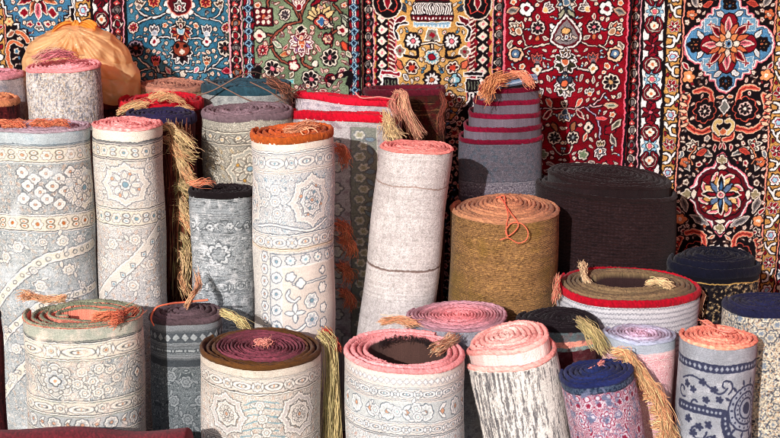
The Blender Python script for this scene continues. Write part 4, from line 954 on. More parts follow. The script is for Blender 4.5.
def p_m5(c):
    B = K(190, 194, 196); L = K(238, 232, 222); D = K(112, 122, 132); c.a[:] = K(222, 212, 200)
    guard(c, 15, L, D); band(c, 18, 33, K(206, 202, 196), L, D, AQ, 'cart', per=32); guard(c, 17, L, D); guard(c, 35, L, D)
    rng_worms(c, 37, 98, B, L, D, seed=14, mir=96, acc=K(150, 182, 196), sc=8)
    for u in (22, -60, 104): 
        medal(c, u, 66, 25, 27, K(208, 204, 198), L, D, PEACH, AQ); medal(c, u, 66, 13, 15, B, L, D, AQ, PEACH)
    flowers(c, [(-16, 52), (-14, 76), (-30, 66), (-16, 64)], 7, B, L, D, PEACH)
    c.line([(-44, 92), (-20, 88), (0, 92), (20, 96), (44, 88)], 1, [(.9, D), (0, L)])
    band(c, 100, 113, K(212, 206, 198), L, D, PEACH, 'cart', per=26); guard(c, 99, L, D); guard(c, 114, K(240, 220, 200), K(150, 140, 120))
    rng_worms(c, 116, 320, K(204, 200, 192), L, K(158, 162, 164), seed=17, mir=210, sc=9, w=.12)
    c.rect(-24, 118, 70, 240, D); c.rect(-23, 119, 70, 240, K(204, 202, 198)); c.rect(-12, 131, 70, 240, L); c.rect(-10.5, 132.5, 70, 240, K(214, 204, 194))
    for k in range(7): c.rosette(-17, 126+k*17, 4.6, 8, B, AQ, L, D); c.rosette(-32, 122+k*13, 4.2, 6, B, PEACH, L, D)
    for k in range(5): c.star(-2+k*15, 125, 4.8, 8, [(.9, D), (.1, L)]); c.disc(-2+k*15, 125, 1.6, [(0, K(150, 180, 190))])
    c.stem([(0, 150), (14, 150), (28, 149), (40, 148)], L, D); c.rosette(20, 170, 7, 6, B, AQ, L, D); c.rosette(20, 190, 7, 6, B, AQ, L, D)
    for k in range(4): a = k*pi/2; c.leaf(2+cos(a)*5, 180+sin(a)*5, 5, 2, [(.9, D), (.1, L)], ang=a)
    c.star(8, 150, 5, 4, [(1, D), (0, L)]); c.star(34, 158, 5.5, 6, [(1, D), (0, L)]); c.star(34, 140, 4, 4, [(1, D), (0, L)]); c.line([(-4, 156), (-6, 163), (0, 168), (6, 165)], 1.1, [(.9, D), (0, L)]); c.star(-2, 142, 5, 5, [(1, D), (0, L)])
    c.star(36, 180, 5, 5, [(1, D), (0, L)]); c.star(36, 196, 5, 5, [(1, D), (0, L)]); c.line([(-6, 194), (2, 199), (12, 194)], 1.2, [(1, D), (0, L)])
    c.finish(.05, .02)
def p_m4(c):
    B = K(150, 156, 158); L = K(200, 204, 204); D = K(86, 92, 96); c.a[:] = K(156, 162, 164); c.rect(c.x0, -3, c.x1, 6, K(150, 154, 154))
    for v in (8, 22, 26, 42, 84, 88, 104): guard(c, v, L, D, .7)
    band(c, 27, 41, B, L, D, K(110, 116, 120), 'vine', per=20)
    rng_worms(c, 44, 82, B, L, D, seed=21, mir=60, sc=7); c.star(-2, 62, 12, 8, [(1, D), (0, L)]); c.star(-2, 62, 7, 8, [(1, D), (0, B)])
    band(c, 89, 103, B, L, D, B, 'cart', per=22); rng_worms(c, 106, 240, B, L, D, seed=22, mir=64, sc=6.5)
    wear(c, K(200, 202, 202), .45, 4, 6); blend(c, (np.abs(smooth_noise(c, 9, 1, 5))-1.2)*.8, K(84, 88, 90)); c.finish(.10, .06)
def p_f1(c):
    B = K(190, 188, 180); L = K(234, 226, 212); D = K(98, 102, 104); c.a[:] = K(170, 174, 160); wear(c, K(196, 190, 178), .4, 6)
    guard(c, 15, L, K(90, 100, 100), .7); band(c, 18, 33, CREAM, L, D, K(150, 120, 90), 'dots', per=50); band(c, 18, 33, CREAM, L, D, K(170, 130, 100), 'cart', per=46); guard(c, 17, L, D); guard(c, 34, L, D)
    rng_worms(c, 36, 76, K(170, 176, 176), L, D, seed=31, mir=150, acc=K(222, 176, 150), sc=8)
    for u in (-22, 62, -106):
        c.star(u, 56, 17, 8, [(1.6, D), (.9, L), (-.4, D), (-.9, K(196, 194, 186))], dip=.2); c.star(u, 56, 11, 8, [(.8, D), (.1, L), (-.9, K(176, 180, 180))])
        for k in range(8): q = k*pi/4+.39; c.disc(u+cos(q)*12.5, 56+sin(q)*12.5, 1.6, [(.7, D), (0, L)]); c.star(u, 56, 5, 4, [(1, D), (0, L)]); c.disc(u, 56, 1.5, [(0, PEACH)])
    flowers(c, [(12, 56), (2, 46), (24, 66), (28, 46), (4, 68), (-46, 48), (-48, 66), (18, 44), (16, 68), (34, 56), (-2, 58)], 6.5, B, L, D, PEACH)
    guard(c, 77, L, D); band(c, 79, 91, CREAM, L, D, PEACH, 'cart', per=40); guard(c, 92, L, D); band(c, 94, 109, K(178, 180, 176), L, D, PEACH, 'flower', per=26); guard(c, 110, L, D)
    rng_worms(c, 112, 140, B, L, D, seed=33, mir=80, sc=8); wear(c, K(226, 206, 190), .3, 8, 10); c.finish(.06, .03)
def p_f2(c):
    B = K(120, 126, 128); L = K(160, 166, 166); D = K(66, 72, 76); c.a[:] = K(130, 134, 136)
    for v in (12, 24, 27, 36, 40): guard(c, v, L, D, .6)
    c.rect(c.x0, 41, c.x1+1, 48, K(74, 80, 84)); band(c, 13, 23, K(88, 94, 98), L, D, L, 'dia', per=9); band(c, 28, 35, B, L, D, L, 'dash', per=12)
    rng_worms(c, 49, 150, K(96, 104, 106), L, D, seed=41, mir=70, sc=9, w=.14); flowers(c, [(0, 64), (-14, 84), (14, 84), (0, 104), (-16, 58), (18, 116), (-12, 122)], 8, B, L, D, B); c.finish(.08, .05)
def p_f3(c):
    B = K(196, 190, 180); L = K(236, 228, 216); D = K(106, 106, 104); c.a[:] = K(206, 196, 182); wear(c, K(190, 184, 170), .4, 6, 4)
    guard(c, 13, L, D, .7); band(c, 15, 27, K(206, 198, 188), L, D, PEACH, 'cart', per=34); guard(c, 29, L, D)
    rng_worms(c, 31, 78, B, L, D, seed=51, mir=150, acc=K(226, 180, 150), sc=7)
    for k in range(6): 
        v = 38+k*7; c.line([(-14-k%3*3, v+2), (0, v-3), (20+k%2*6, v+1)], .35, [(.3, K(132, 160, 166))])
    for u in (-36, 44, -118): medal(c, u, 54, 24, 22, K(196, 190, 184), L, D, K(190, 170, 150), AQ); medal(c, u, 54, 14, 13, B, L, D, B, PEACH)
    flowers(c, [(2, 40), (4, 54), (8, 68), (-2, 74)], 6.5, B, L, D, AQ); guard(c, 80, L, D); band(c, 82, 96, B, L, D, PEACH, 'flower'); c.finish(.06, .03)
def p_f4(c):
    B = K(196, 200, 198); L = K(238, 232, 226); D = K(104, 116, 124); c.a[:] = K(214, 206, 198)
    for k in range(60): u = c.x0+k*(c.x1-c.x0)/60; c.star(u, 12, 2.8, 4, [(.5, K(170, 170, 172)), (-.4, L)])
    guard(c, 19, L, D, .7); band(c, 20, 30, K(216, 208, 200), L, D, AQ, 'cart', per=24); guard(c, 31, L, D, .8)
    band(c, 33, 54, B, L, D, PEACH, 'flower', per=40); flowers(c, [(-10, 43), (10, 39), (12, 48), (-34, 44)], 7, B, L, D, K(150, 190, 190)); guard(c, 55, L, D); band(c, 57, 66, K(216, 208, 200), L, D, PEACH, 'cart', per=22); guard(c, 68, L, D)
    rng_worms(c, 70, 100, B, L, D, seed=62, mir=90, acc=K(210, 150, 130)); c.finish(.05, .03)
def p_f5(c):
    c.a[:] = K(218, 212, 204); xx = (np.arange(c.nx)/c.r+c.x0)[None, :]; n = -.6*np.clip(xx/28, -1, 1)+.9*np.sin(xx*2*pi/5.2+.8*smooth_noise(c, 3, 12, 75))+.8*smooth_noise(c, 1.2, 16, 71)+.7*smooth_noise(c, 2.6, 30, 72)+.25*smooth_noise(c, 1, 2, 73)
    blend(c, (n-.2)*1.1, K(122, 120, 120)); blend(c, (smooth_noise(c, .8, 10, 74)-1.2)*1.5, K(70, 68, 72)); c.rect(c.x0, -3, c.x1+1, 5, K(226, 214, 204)); c.finish(.08, .05)
def p_f8(c):
    L = K(200, 192, 200); R = K(140, 44, 70); c.a[:] = L; dabs(c, -3, 10, [K(60, 76, 98), K(84, 98, 116), K(40, 50, 72)], 1.2, 81)
    c.rect(c.x0, 10, c.x1+1, 11, K(40, 44, 60)); rng_worms(c, 11, 110, K(208, 192, 196), R, K(120, 110, 134), seed=82, mir=64, sc=8, w=.12)
    for k in range(22): u = c.x0+(k+.5)*(c.x1-c.x0)/22; c.disc(u, 15, 2.6, [(.8, R), (-.2, L)]); c.star(u, 22, 4, 6, [(.5, L), (-.8, R)])
    for k in range(9): u = c.x0+(k+.5)*(c.x1-c.x0)/9; c.star(u, 38, 9, 8, [(1, L), (0, R), (-1, L)]); c.star(u, 38, 5, 6, [(0, R), (-.9, L)]); c.disc(u, 38, 1.3, [(0, K(70, 74, 110))]); c.star(u+14, 60, 8, 6, [(1, L), (0, R), (-1, L)]); c.star(u+14, 60, 4, 6, [(0, R)]); c.star(u+13, 34, 4, 5, [(.8, L), (0, K(96, 84, 120)), (-.9, L)])
    blend(c, (smooth_noise(c, 5, 5, 83)-.2)*.6, K(110, 116, 140)); c.finish(.06, .03)
def p_f9(c):
    c.a[:] = K(170, 178, 186); c.rect(c.x0, 12, c.x1+1, 14, K(220, 190, 190)); rng_worms(c, 14, 110, K(222, 178, 180), K(236, 214, 210), K(196, 110, 120), seed=91, mir=70, sc=6); guard(c, 20, K(230, 210, 205), K(190, 110, 120)); c.finish(.06, .03)
def p_f10(c):
    B = K(150, 156, 166); N = K(62, 66, 88); c.a[:] = K(150, 154, 160); wear(c, K(184, 186, 190), .3, 6)
    c.rect(c.x0, 18, c.x1+1, 27, N)
    n = 44
    for k in range(n): u = c.x0+(k+.5)*(c.x1-c.x0)/n; c.dia(u, 22.5, 2.1, 2.6, [(0, B)])
    def sc(u, v, r, a, f=1): 
        P = [(u+f*r*(1-t/9)*cos(a+t*.75), v+r*(1-t/9)*sin(a+t*.75)) for t in range(8)]; c.line(P, 1.0, [(0, N)])
    for u0 in (-18, 112):
        c.line([(u0-30, 40), (u0-14, 34), (u0, 40), (u0+14, 48), (u0+22, 42)], .9, [(0, N)]); sc(u0-10, 62, 10, 0); sc(u0+20, 40, 9, 2, -1); sc(u0-28, 52, 8, 1)
        for a, b in ((-14, 48), (-22, 44), (8, 44), (-4, 38), (14, 54), (0, 56)): c.star(u0+a, b, 4.2, 5, [(0, N)], dip=.5)
    for u0 in (30, -100):
        for r_ in (24, 17, 11, 5.5): c.disc(u0, 66, r_, [(.9, N), (-1.0, B if r_ > 6 else N)])
        for k in range(18): a = k*pi/9; c.disc(u0+cos(a)*20.5, 66+sin(a)*20.5, 1.3, [(0, N)]); c.disc(u0+cos(a)*14, 66+sin(a)*14, 1.1, [(0, N)])
        for k in range(14): a = k*pi/7; c.leaf(u0+cos(a)*28, 66+sin(a)*28, 3.6, 1.6, [(0, N)], ang=a)
    for lay in ([(4.6, N)], ): c.line([(-50, 68), (-8, 68), (2, 70), (4, 82), (10, 96), (26, 104), (44, 100)], .1, lay); 
    for k in range(11): u = -48+k*4.6; c.disc(u, 68, 1.5, [(0, B)])
    for k in range(9): 
        t = k/8; c.disc(np.interp(t, [0, .3, .5, 1], [3, 5, 12, 40]), np.interp(t, [0, .3, .5, 1], [74, 86, 97, 102]), 1.5, [(0, B)])
    for a, b in ((-36, 80), (-24, 86), (-30, 94), (-14, 82), (-8, 96), (-20, 102)): c.star(a, b, 4.6, 5, [(0, N)], dip=.5)
    sc(-26, 90, 11, 0); sc(-10, 100, 9, 2); c.finish(.07, .03)
def p_speck(c):
    dabs(c, -3, 200, [K(200, 190, 168), K(166, 162, 150), K(112, 122, 134), K(60, 64, 74), K(220, 210, 192), K(168, 138, 110)], 1.15, 95, [.26, .2, .14, .12, .2, .08])
    for k in range(150): u = rng.uniform(c.x0, c.x1); v = rng.uniform(4, 150); c.star(u, v, rng.uniform(3, 6), 6, [(.9, K(70, 78, 92)), (.1, K(204, 196, 176)), (-1.6, K(128, 140, 152))])
    wear(c, K(210, 200, 176), .3, 6, 5); c.finish(.1, .04)
def p_b1(c):
    dabs(c, -3, 120, [K(196, 190, 184), K(160, 160, 160), K(132, 136, 146), K(222, 214, 204), K(190, 172, 146), K(128, 120, 116)], 1.0, 97, [.28, .2, .1, .22, .1, .1]); wear(c, K(214, 210, 206), .4, 6, 5); blend(c, np.abs(smooth_noise(c, 1, 8, 98))-1.6, K(110, 112, 122)); c.finish(.08, .04)
def p_brown(c):
    c.a[:] = K(148, 116, 80); blend(c, (smooth_noise(c, 2.5, .5, 101))*.5, K(84, 60, 38)); blend(c, (smooth_noise(c, 3, .5, 102)-.3)*.6, K(196, 156, 96)); blend(c, (smooth_noise(c, .5, .5, 103)-.8)*.6, K(60, 40, 24)); blend(c, smooth_noise(c, 40, 30, 104)*.25, K(120, 98, 40)); c.finish(.10, .09)
def p_black(c):
    c.a[:] = K(46, 29, 29); blend(c, (smooth_noise(c, 5, .5, 111))*.5, K(20, 14, 16)); blend(c, (smooth_noise(c, 2, 2, 112)-.8)*.5, K(70, 56, 56)); i = np.arange(c.nx)/c.r; j = np.arange(c.ny)/c.r
    g_ = (np.sin(i*2*pi/3.4)[None, :]*.5 + np.sin(j*2*pi/3.4)[:, None]); blend(c, (g_-.1)*.6, K(56, 44, 50)); c.finish(.12, .05)
def p_canvas(c):
    c.a[:] = K(212, 208, 206); i = np.arange(c.nx); j = np.arange(c.ny); ck = ((i[None, :]+j[:, None]) % 3 == 0)
    blend(c, ck*.42, K(120, 112, 106)); blend(c, np.clip(smooth_noise(c, .5, .5, 123)-.6, 0, 1)*.5, K(112, 104, 100)); blend(c, (smooth_noise(c, 3, 3, 121))*.18, K(150, 146, 140)); blend(c, (smooth_noise(c, .5, .5, 122)-2.6)*2, K(90, 80, 74)); blend(c, smooth_noise(c, 1.5, 20, 124)*.15, K(226, 220, 216))
    c.line([(-70, 33), (-30, 36), (0, 35), (30, 38), (70, 36)], .2, [(.3, K(150, 128, 118))])
    c.line([(-70, 118), (-30, 121), (0, 122), (30, 121), (70, 120)], .5, [(.5, K(120, 104, 98))]); c.finish(.09, .05)
def p_m9(c):
    c.a[:] = K(196, 196, 198); i = np.arange(c.nx)/c.r; j = np.arange(c.ny)/c.r
    for v in range(0, 60, 5):
        tri = np.abs((i/3.2) % 1-.5)*3; d = np.abs(j[:, None]-(v+4)-tri[None, :]+c.y0*0); blend(c, (1.0-d)*.8, K(110, 112, 120))
    c.finish(.06, .03)
def p_m11(c):
    c.a[:] = K(20, 20, 28); dabs(c, 14, 90, [K(30, 26, 30), K(150, 130, 96), K(70, 66, 64), K(20, 18, 24), K(190, 170, 130)], 1.6, 131, [.4, .16, .14, .2, .1]); c.rect(c.x0, 13, c.x1+1, 14.5, K(180, 150, 90)); c.finish(.1, .03)
def p_f7(c):
    c.a[:] = K(150, 60, 70); 
    for v, k in ((-2, K(30, 24, 28)), (5, K(96, 110, 112)), (14, K(236, 160, 140)), (20, K(150, 170, 164)), (24, K(90, 40, 46))): c.rect(c.x0, v, c.x1+1, 100, k)
    wear(c, K(120, 90, 90), .3, 6, 4); c.finish(.12, .05)
def p_b7(c):
    B = K(158, 158, 148); L = K(206, 200, 184); D = K(96, 92, 86); c.a[:] = K(150, 150, 142)
    rng_worms(c, 5, 16, B, L, D, seed=140, sc=5); guard(c, 17, L, D); band(c, 18, 28, B, L, D, K(180, 150, 100), 'vine', per=16); guard(c, 29, L, D)
    rng_worms(c, 31, 200, K(140, 140, 130), L, D, seed=141, mir=80, acc=K(196, 160, 96), sc=7); medal(c, 2, 54, 22, 22, B, L, D, K(190, 150, 80), AQ); flowers(c, [(-30, 46), (-32, 66), (-24, 76)], 6, B, L, D, K(190, 150, 80)); c.finish(.08, .04)
def p_b8(c):
    B = K(184, 180, 178); c.a[:] = B; L = K(204, 202, 190); D = K(110, 108, 110); wear(c, K(150, 136, 140), .5, 6, 5)
    c.rect(8, 12, 9, 300, D); c.rect(9, 12, 30, 300, K(140, 144, 134)); c.rect(30, 12, 31, 300, L)
    for k in range(26):
        v = 20+k*11; c.star(15+ (k % 2)*3, v, 4.6, 6, [(.8, K(120, 126, 130)), (0, L), (-1.6, K(160, 158, 134))]); c.leaf(24, v+4, 5, 2, [(.8, D), (0, K(128, 146, 156))], ang=k)
    pass
    for k in range(12): v = 20+k*22; c.star(-20, v, 7, 6, [(.8, K(138, 134, 134)), (0, K(186, 182, 178)), (-2, B)]); c.star(-4, v+11, 6, 6, [(1, D), (0, L), (-2, B)])
    c.finish(.09, .04)
def p_dark(c):
    c.a[:] = K(86, 30, 34); blend(c, smooth_noise(c, 2, 12, 151)*.5, K(40, 14, 18)); blend(c, (smooth_noise(c, 2, 2, 152)-1)*.6, K(150, 70, 60)); c.finish(.1, .04)
def p_b9(c):
    c.a[:] = K(66, 40, 30); D = K(36, 20, 18); L = K(130, 96, 66)
    rng_worms(c, 14, 200, K(60, 36, 28), L, D, seed=161, mir=60, sc=6, w=.09); c.rect(c.x0, -3, c.x1+1, 5, K(120, 88, 60))
    for u in (-34, 34): c.rect(u-1, 12, u+1, 200, L)
    guard(c, 13, L, D); guard(c, 20, L, D); c.rect(-26, 24, -24, 200, L); c.rect(24, 24, 26, 200, L); c.rect(-26, 24, 26, 25.5, L)
    wear(c, K(80, 24, 26), .6, 6, 6); c.finish(.12, .04)
def p_b10(c):
    c.a[:] = K(96, 93, 101); wear(c, K(78, 88, 98), .5, 6, 3); blend(c, (smooth_noise(c, .6, .6, 171)-1)*.5, K(160, 156, 162))
    rng_worms(c, 44, 58, K(100, 96, 106), K(164, 158, 160), K(70, 64, 74), seed=172, mir=40, sc=5); guard(c, 43, K(140, 136, 142), K(70, 66, 74), .6); c.finish(.12, .04)
def p_plain(col, col2, seed=0):
    def f(c):
        c.a[:] = col; wear(c, col2, .5, seed+180, 4); blend(c, (smooth_noise(c, .6, .6, seed+181)-1)*.4, col*1.2); c.finish(.1, .04)
    return f

GR = 'rolled rugs standing in a crowd'
R_ = {}
# ------------------------------------------------------------------ back row
R_['b2'] = roll('rolled_rug', 'pink edged pale rolled rug cut off by the left border, level with the bag', -4, 71, 62, 1.05, N=0, t=.016, rim=K(206, 140, 150), pat=p_plain(K(190, 180, 180), K(150, 150, 160), 1), vis=40, seed=1, group=GR, wall=K(210, 180, 180))
R_['b3'] = roll('rolled_rug', 'dark rolled rug with tan ring edge at the left border, below the pink edged one', -4, 97, 56, .80, N=0, t=.02, rim=K(200, 130, 90), pat=p_dark, vis=40, seed=2, group=GR)
R_['under'] = roll('rolled_rug', 'dark red rolled rug under the orange plastic bag', 112, 98, 62, 1.22, N=0, t=.014, rim=K(110, 40, 40), pat=p_dark, vis=30, seed=3, group=GR)
R_['b1'] = roll('rolled_rug', 'speckled grey rolled rug with pink top in front of the orange plastic bag', 65, 65, 78, .86, N=0, t=.013, gap=.15, rim=K(240, 150, 150), rim2=K(250, 160, 165), inner=K(200, 120, 125), wall=K(240, 160, 160), pat=p_b1, vis=60, seed=4, group=GR, bind=.010, wob=.015)
R_['b4'] = roll('rolled_rug', 'flat topped tan rolled rug just right of the orange plastic bag', 174, 84, 72, 1.22, N=0, t=.013, gap=.1, rim=K(160, 112, 92), pat=p_plain(K(170, 150, 110), K(120, 100, 80), 3), vis=30, seed=5, group=GR, asp=.8)
R_['b6'] = roll('rolled_rug', 'grey rolled rug with dark teal edge and loose cord, below the green hung carpet', 246, 83, 92, 1.15, N=0, t=.014, gap=.1, asp=.7, rim=K(40, 70, 82), wall=K(50, 70, 80), inner=K(30, 40, 50), pat=p_plain(K(160, 164, 160), K(130, 134, 134), 4), vis=50, seed=6, group=GR, bind=.03)
R_['b5'] = roll('rolled_rug', 'bright red edged rolled rug with yellow tassels on top, right below the bag', 162, 99, 88, 1.0, N=0, t=.016, gap=.12, asp=.8, rim=K(178, 16, 34), wall=K(150, 20, 34), pat=p_dark, vis=60, seed=7, group=GR, bind=.03)
R_['b5n'] = roll('rolled_rug', 'navy edged rolled rug with dark maroon side and long yellow tassels', 162, 113, 74, .76, N=0, t=.015, gap=.12, asp=.75, rim=K(36, 32, 62), wall=K(60, 30, 40), pat=p_dark, vis=190, seed=8, group=GR, bind=.03)
R_['b7'] = roll('rolled_rug', 'mauve edged rolled rug with ornate grey side, behind the worn black edged one', 249, 109, 94, .82, N=0, t=.014, gap=.1, asp=.7, rim=K(116, 98, 104), wall=K(120, 104, 110), inner=K(90, 74, 80), pat=p_b7, vis=80, seed=9, group=GR, bind=.022, zj=.006)
R_['b8u'] = roll('rolled_rug', 'wide pale rolled rug with red edge and knotted fringe, behind another red edged one', 350, 97, 112, 1.07, N=2, t=.022, gap=.1, asp=.42, rim=K(190, 20, 44), wall=K(196, 170, 176), inner=K(190, 160, 160), pat=p_plain(K(196, 186, 188), K(160, 152, 160), 6), vis=60, seed=10, group=GR, bind=.020, steps=.0, tilt=(-.06, 0), zj=.006)
R_['b8'] = roll('rolled_rug', 'flattened grey beige patterned rolled rug with bright red edge, beside the tallest whitish roll', 340, 113, 104, .84, N=2, t=.02, gap=.1, asp=.40, rim=K(192, 14, 38), wall=K(190, 30, 50), pat=p_b8, vis=220, seed=11, group=GR, bind=.024, zj=.005, tilt=(-.04, 0), sq=2.4)
R_['b9'] = roll('rolled_rug', 'dark brown ornate rolled rug below the golden hung carpet', 406, 88, 84, 1.25, N=2, t=.016, gap=.1, asp=.5, rim=K(84, 20, 34), wall=K(60, 30, 26), pat=p_b9, vis=80, seed=12, group=GR, bind=.02, sq=3.2, zj=.002)
R_['b10'] = roll('rolled_rug', 'charcoal rolled rug telescoped into steps with burgundy edges', 500, 135, 86, 1.06, N=5, t=.0105, gap=.05, asp=.66, rim=K(104, 8, 36), wall=K(96, 88, 98), inner=K(90, 80, 90), pat=p_b10, vis=60, seed=13, group=GR, bind=.014, steps=.045, core=(.034, .01), seam=100, depth=.11, zj=.003, sq=2.5, wob=.02)
# ------------------------------------------------------------------ middle row
R_['m1'] = roll('rolled_rug', 'broad pale grey blue rolled rug with orange fringe on top, at the left border', 40, 126, 106, .48, N=0, t=.013, gap=.1, asp=.72, rim=K(160, 144, 152), wall=K(170, 120, 130), inner=K(110, 70, 84), pat=p_m1, vis=315, seed=14, group=GR, bind=.006, core=(.01, .0), rim2=K(150, 108, 118))
R_['m2'] = roll('rolled_rug', 'slim tall cream rolled rug with whipped pink top, beside the long yellow tassels', 128, 123, 73, .50, N=0, t=.012, gap=.05, asp=.95, rim=K(242, 150, 145), rim2=K(246, 140, 135), wall=K(230, 140, 136), inner=K(180, 90, 90), pat=p_m2, vis=320, seed=15, group=GR, bind=.008, stitch=.12, lean=(0, 0))
R_['m4'] = roll('rolled_rug', 'worn grey rolled rug with black edge, left of the tall orange topped roll', 222, 189, 68, .52, N=0, t=.016, gap=.1, asp=.85, rim=K(24, 18, 20), wall=K(40, 34, 36), inner=K(30, 22, 24), pat=p_m4, vis=230, seed=16, group=GR, bind=.018, tilt=(-.05, 0))
R_['m5'] = roll('rolled_rug', 'tallest whitish rolled rug with rust orange top edge', 293, 130, 87, .40, N=4.2, t=.013, gap=.55, asp=.9, rim=K(170, 82, 32), rim2=K(196, 90, 44), wall=K(206, 100, 50), inner=K(140, 56, 24), pat=p_m5, vis=300, seed=17, group=GR, bind=.022, wob=.012, tilt=(.02, 0))
R_['m7'] = roll('rolled_rug', 'plain canvas backed rolled rug leaning slightly right, with a seam across it', 418, 146, 78, .58, N=0, t=.013, gap=.05, asp=.85, rim=K(236, 140, 130), wall=K(220, 130, 124), inner=K(200, 120, 110), pat=p_canvas, vis=280, seed=18, group=GR, bind=.006, lean=(.115, 0), tilt=(-.05, 0), flare=.07, bodymat=M_CANVAS)
R_['m8'] = roll('rolled_rug', 'fat brown rolled rug tied with thin orange string', 507, 208, 113, .66, N=0, t=.0175, gap=.10, rim=K(172, 122, 88), rim2=K(180, 118, 86), wall=K(176, 104, 70), inner=K(120, 66, 44), pat=p_brown, vis=170, seed=19, group=GR, bind=.008, cone=.035, bodymat=M_ROWS, wob=.012, q0=2.0, kin=.8)
R_['m10'] = roll('rolled_rug', 'very wide black rolled rug with raised middle, in front of the red hung carpet', 608, 187, 146, .98, N=0, t=.021, gap=.05, asp=.8, rim=K(30, 19, 20), rim2=K(31, 19, 21), wall=K(32, 22, 24), inner=K(30, 20, 26), pat=p_black, vis=90, seed=20, group=GR, bind=.010, cone=.02, bodymat=M_ROWS, depth=.12, lift=(1.0, .04), tilt=(-.10, 0))
R_['m9'] = roll('rolled_rug', 'wide low rolled rug with bright red edge around olive inner turns', 628, 284, 144, .55, N=7, t=.0145, gap=.15, asp=.86, rim=K(166, 10, 32), wall=K(90, 74, 60), inner=K(50, 34, 34), rim2=K(112, 94, 68), pat=p_m9, vis=50, seed=21, group=GR, bind=.022, cone=.012, tilt=(-.04, 0), core=(0, .01), rimsw=1.0)
R_['m11'] = roll('rolled_rug', 'black and navy rolled rug standing below the black hung runner', 715, 261, 96, .80, N=0, t=.02, gap=.12, asp=.75, rim=K(14, 16, 30), wall=K(16, 18, 30), inner=K(10, 10, 16), pat=p_m11, vis=70, seed=22, group=GR, bind=.03, cone=.01, lift=(.9, .02), tilt=(-.04, 0))
# ------------------------------------------------------------------ front rows
R_['f6'] = roll('rolled_rug', 'low rolled rug showing a tight pink spiral top, behind the two pink edged front rolls', 459, 315, 103, .30, N=0, t=.0125, gap=.16, rim=K(168, 130, 140), rim2=K(250, 134, 134), wall=K(220, 130, 130), inner=K(120, 60, 66), pat=p_plain(K(150, 150, 156), K(120, 120, 130), 8), vis=150, seed=23, group=GR, bind=.006, zj=.002, q0=1.3, kin=.75)
R_['f7'] = roll('rolled_rug', 'black topped rolled rug with banded teal and peach side, behind the navy one', 560, 318, 84, .30, N=0, t=.016, gap=.1, asp=.8, rim=K(24, 18, 22), wall=K(50, 30, 34), inner=K(20, 12, 14), pat=p_f7, vis=120, seed=24, group=GR, bind=.012, tilt=(-.05, 0))
R_['f11'] = roll('rolled_rug', 'speckled beige rolled rug with navy top at the right border', 770, 302, 92, .33, N=0, t=.018, gap=.06, rim=K(28, 30, 58), wall=K(30, 32, 56), inner=K(20, 22, 40), pat=p_speck, vis=140, seed=25, group=GR, bind=.02, asp=.85)
R_['f9'] = roll('rolled_rug', 'small rolled rug with pale blue and pink spiral top and a long yellow fringe', 641, 333, 74, .15, N=0, t=.012, gap=.25, asp=.9, rim=K(160, 170, 190), rim2=K(206, 160, 180), wall=K(160, 150, 170), inner=K(150, 90, 110), pat=p_f9, vis=100, seed=26, group=GR, bind=.008, q0=1.5, kin=.7)
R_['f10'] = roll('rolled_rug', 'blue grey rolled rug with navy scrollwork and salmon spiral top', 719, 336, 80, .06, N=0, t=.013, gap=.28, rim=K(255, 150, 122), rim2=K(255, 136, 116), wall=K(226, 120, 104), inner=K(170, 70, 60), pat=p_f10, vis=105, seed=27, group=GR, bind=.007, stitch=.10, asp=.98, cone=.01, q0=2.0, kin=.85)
R_['f2'] = roll('rolled_rug', 'slate grey rolled rug with dark maroon top, second from left in the front', 188, 312, 76, .24, N=0, t=.017, gap=.12, asp=.85, rim=K(84, 68, 72), wall=K(60, 32, 40), inner=K(34, 16, 22), pat=p_f2, vis=120, seed=28, group=GR, bind=.016, cone=.02)
R_['f5'] = roll('rolled_rug', 'leaning rolled rug with pink edge and ragged grey vertical stripes', 512, 350, 98, .03, N=0, t=.015, gap=.12, asp=.88, rim=K(250, 160, 150), rim2=K(250, 184, 172), wall=K(236, 206, 198), inner=K(224, 214, 204), pat=p_f5, vis=105, seed=29, group=GR, bind=.012, lean=(-.11, 0), tilt=(.19, .05), steps=0, seam=200, core=(-.01, .03), lift=(.75, .045))
R_['f8'] = roll('rolled_rug', 'tilted rolled rug with navy spiral top and red and white lace side', 596, 371, 80, -.07, N=0, t=.0155, gap=.12, rim=K(30, 38, 82), rim2=K(30, 40, 80), wall=K(30, 36, 66), inner=K(14, 18, 40), pat=p_f8, vis=85, seed=30, group=GR, bind=.012, lean=(-.12, 0), tilt=(.13, 0), cone=.012)
R_['f0'] = roll('rolled_rug', 'dark maroon rolled rug barely in view at the lower left border', -17, 312, 44, .02, N=2, t=.02, gap=.1, rim=K(24, 18, 22), wall=K(40, 20, 24), pat=p_dark, vis=130, seed=31, group=GR, bind=.02, asp=.9)
R_['f1'] = roll('rolled_rug', 'oval pale patterned rolled rug with olive edge and orange fringe, leftmost of the front', 85, 313, 124, .02, N=4.2, t=.0135, gap=.85, asp=.74, rim=K(126, 132, 108), rim2=K(116, 124, 100), wall=K(200, 120, 100), inner=K(236, 138, 112), pat=p_f1, vis=130, seed=32, group=GR, bind=.004, seam=165, sq=2.25, zj=.006, dirn=1, bindcol=K(232, 140, 116))
R_['f3'] = roll('rolled_rug', 'pale rolled rug with dark brown rim around a maroon spiral, in the front', 262, 346, 125, -.06, N=0, t=.0135, gap=.36, rim=K(84, 54, 26), rim2=K(112, 56, 66), wall=K(70, 40, 30), inner=K(60, 26, 30), pat=p_f3, vis=100, seed=33, group=GR, bind=.013, cone=-.004, wob=.008, rimsw=2.6, q0=2.6, kin=.58)
R_['f4'] = roll('rolled_rug', 'pale rolled rug with thick pink rings around an open dark core, in the front', 406, 350, 129, -.02, N=3.5, t=.0155, gap=.3, rim=K(252, 160, 158), rim2=K(246, 156, 154), wall=K(232, 190, 180), inner=K(78, 56, 50), pat=p_f4, vis=95, seed=34, group=GR, bind=.012, depth=.24, wob=.012, seam=60)

